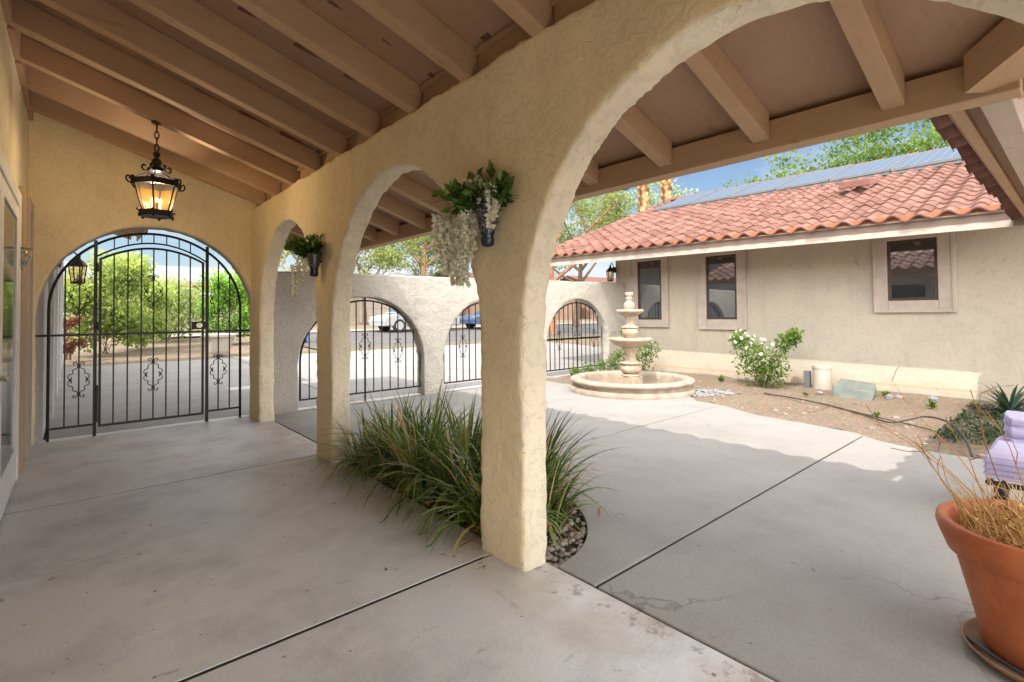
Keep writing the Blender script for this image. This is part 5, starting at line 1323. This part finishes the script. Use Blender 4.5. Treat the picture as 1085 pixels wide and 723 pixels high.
vc = ((-1.55, 2.42, 1.05), (-.55, 2.15, 1.82))
vw = [[(-1.05, 1.1), (-.5, 1.66), (.25, 1.66), (.25, 1.1)], [(.35, 1.1), (.35, 1.66), (1.2, 1.66), (1.2, 1.1)], [(1.3, 1.1), (1.3, 1.66), (1.95, 1.66), (2.15, 1.1)]]
car('minivan', 15.05, 25.9, 'silver minivan parked across the street facing left', 'van', M['vanpaint'], 5, 1.9, van, vc, vw, .36, (-1.55, 1.55))
sed = [(-2.28, .34), (-2.35, .6), (-2.2, .82), (-1.0, .95), (1.6, .99), (2.28, .95), (2.35, .6), (2.3, .34)]
sc_c = ((-1.15, 1.75, .94), (-.3, .95, 1.45))
sw = [[(-.78, .99), (-.25, 1.36), (.28, 1.36), (.28, .99)], [(.38, .99), (.38, 1.36), (.85, 1.36), (1.35, .99)]]
car('parked_car', 21.0, 25.9, 'dark blue car parked across the street, seen in the middle wall arch', 'car', M['bluepaint'], 4.7, 1.8, sed, sc_c, sw, .33, (-1.4, 1.4))
bb = thing('wheeled_bin', (6.9, 21.0, gz(21) - .02), 'blue wheeled bin by the street left of the far pillar', 'bin')
z = gz(21) - .02
m = MB(); m.hexa([(6.65, 20.75, z + .08), (7.15, 20.75, z + .08), (7.15, 21.25, z + .08), (6.65, 21.25, z + .08), (6.58, 20.66, z + 1.0), (7.22, 20.66, z + 1.0), (7.22, 21.36, z + 1.0), (6.58, 21.36, z + 1.0)]); m.build('body', M['bluebin'], bb, bevel=.03)
m = MB(); m.hexa([(6.54, 20.6, z + 1.0), (7.26, 20.6, z + 1.0), (7.26, 21.42, z + 1.0), (6.54, 21.42, z + 1.0), (6.6, 20.7, z + 1.07), (7.2, 20.7, z + 1.07), (7.2, 21.36, z + 1.1), (6.6, 21.36, z + 1.1)]); m.build('lid', M['bluebin'], bb, bevel=.02)
for x in (6.62, 7.18):
    m = MB(); m.tube([(x - .03, 21.25, z + .1), (x + .03, 21.25, z + .1)], .1, 16); m.build('wheel', M['tyre'], bb)
sh_ = bush(5.9, 19.3, .5, .5, 500, .1, M['redbush'], 'small rusty brown shrub by the street left of the far pillar', 5)
# ------------------------------------------------------------------ light, sky, camera
SUN = Vector((0.635, 0.21, -1.0)).normalized()
sl = bpy.data.lights.new('sun', 'SUN'); sl.energy = 5.0; sl.angle = radians(0.5); sl.color = (1.0, 0.94, 0.85)
so = bpy.data.objects.new('sun', sl); COL.objects.link(so); so.rotation_euler = SUN.to_track_quat('-Z', 'Y').to_euler(); so.location = (-20, -5, 30)
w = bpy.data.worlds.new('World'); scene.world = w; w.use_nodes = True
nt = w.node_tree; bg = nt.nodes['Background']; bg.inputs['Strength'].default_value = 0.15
sky = nt.nodes.new('ShaderNodeTexSky'); sky.sky_type = 'NISHITA'; sky.sun_disc = False
sky.sun_elevation = math.asin(-SUN.z); sky.sun_rotation = atan2(-SUN.x, -SUN.y) % (2 * pi)
sky.air_density = 1.0; sky.dust_density = 0.6; sky.ozone_density = 1.5
tcn = nt.nodes.new('ShaderNodeTexCoord'); mp = nt.nodes.new('ShaderNodeMapping'); mp.inputs['Scale'].default_value = (1.0, 1.0, 2.6)
nt.links.new(tcn.outputs['Generated'], mp.inputs[0])
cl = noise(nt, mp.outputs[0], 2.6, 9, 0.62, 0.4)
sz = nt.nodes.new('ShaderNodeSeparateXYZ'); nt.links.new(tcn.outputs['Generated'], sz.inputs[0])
# scattered cumulus low down; unseen bright sky overhead added to light the portico
top_fill = ramp(nt, sz.outputs[2], [(0.30, 0.0), (0.45, 0.32)])
# bright sky behind the camera, out of view, added to fill the portico
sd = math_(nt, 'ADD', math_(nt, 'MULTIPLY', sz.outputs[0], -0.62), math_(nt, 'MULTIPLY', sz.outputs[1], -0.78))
rear_fill = ramp(nt, sd, [(0.15, 0.0), (0.6, 1.0)])
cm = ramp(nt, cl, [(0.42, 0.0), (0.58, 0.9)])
fill_mask = math_(nt, 'MULTIPLY', math_(nt, 'MAXIMUM', top_fill, rear_fill), ramp(nt, cl, [(0.2, 0.75), (0.6, 1.0)]))
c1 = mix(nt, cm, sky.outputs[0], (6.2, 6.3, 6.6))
nt.links.new(mix(nt, fill_mask, c1, (47.0, 46.5, 45.8)), bg.inputs['Color'])
cam = bpy.data.cameras.new('camera'); co = bpy.data.objects.new('camera', cam); COL.objects.link(co)
f, yaw, pit, rol, cy = 532.214918, 0.716097606, 0.0228817308, -0.0101673985, 320.185915
F = Vector((sin(yaw) * cos(pit), cos(yaw) * cos(pit), sin(pit))); Rr = Vector((cos(yaw), -sin(yaw), 0)); Up = Rr.cross(F)
c_, s_ = cos(rol), sin(rol)
R2 = c_ * Rr + s_ * Up; U2 = -s_ * Rr + c_ * Up
mw = Matrix((R2, U2, -F)).transposed().to_4x4(); mw.translation = Vector((0, 0, 1.4)); co.matrix_world = mw
cam.sensor_width = 36; cam.lens = f / 1085 * 36; cam.shift_y = -(361.5 - cy) / 1085
cam.clip_start = 0.05; cam.clip_end = 2000
scene.camera = co
scene.view_settings.view_transform = 'Standard'; scene.view_settings.look = 'None'; scene.view_settings.exposure = 0
scene.render.resolution_x = 1024; scene.render.resolution_y = 682
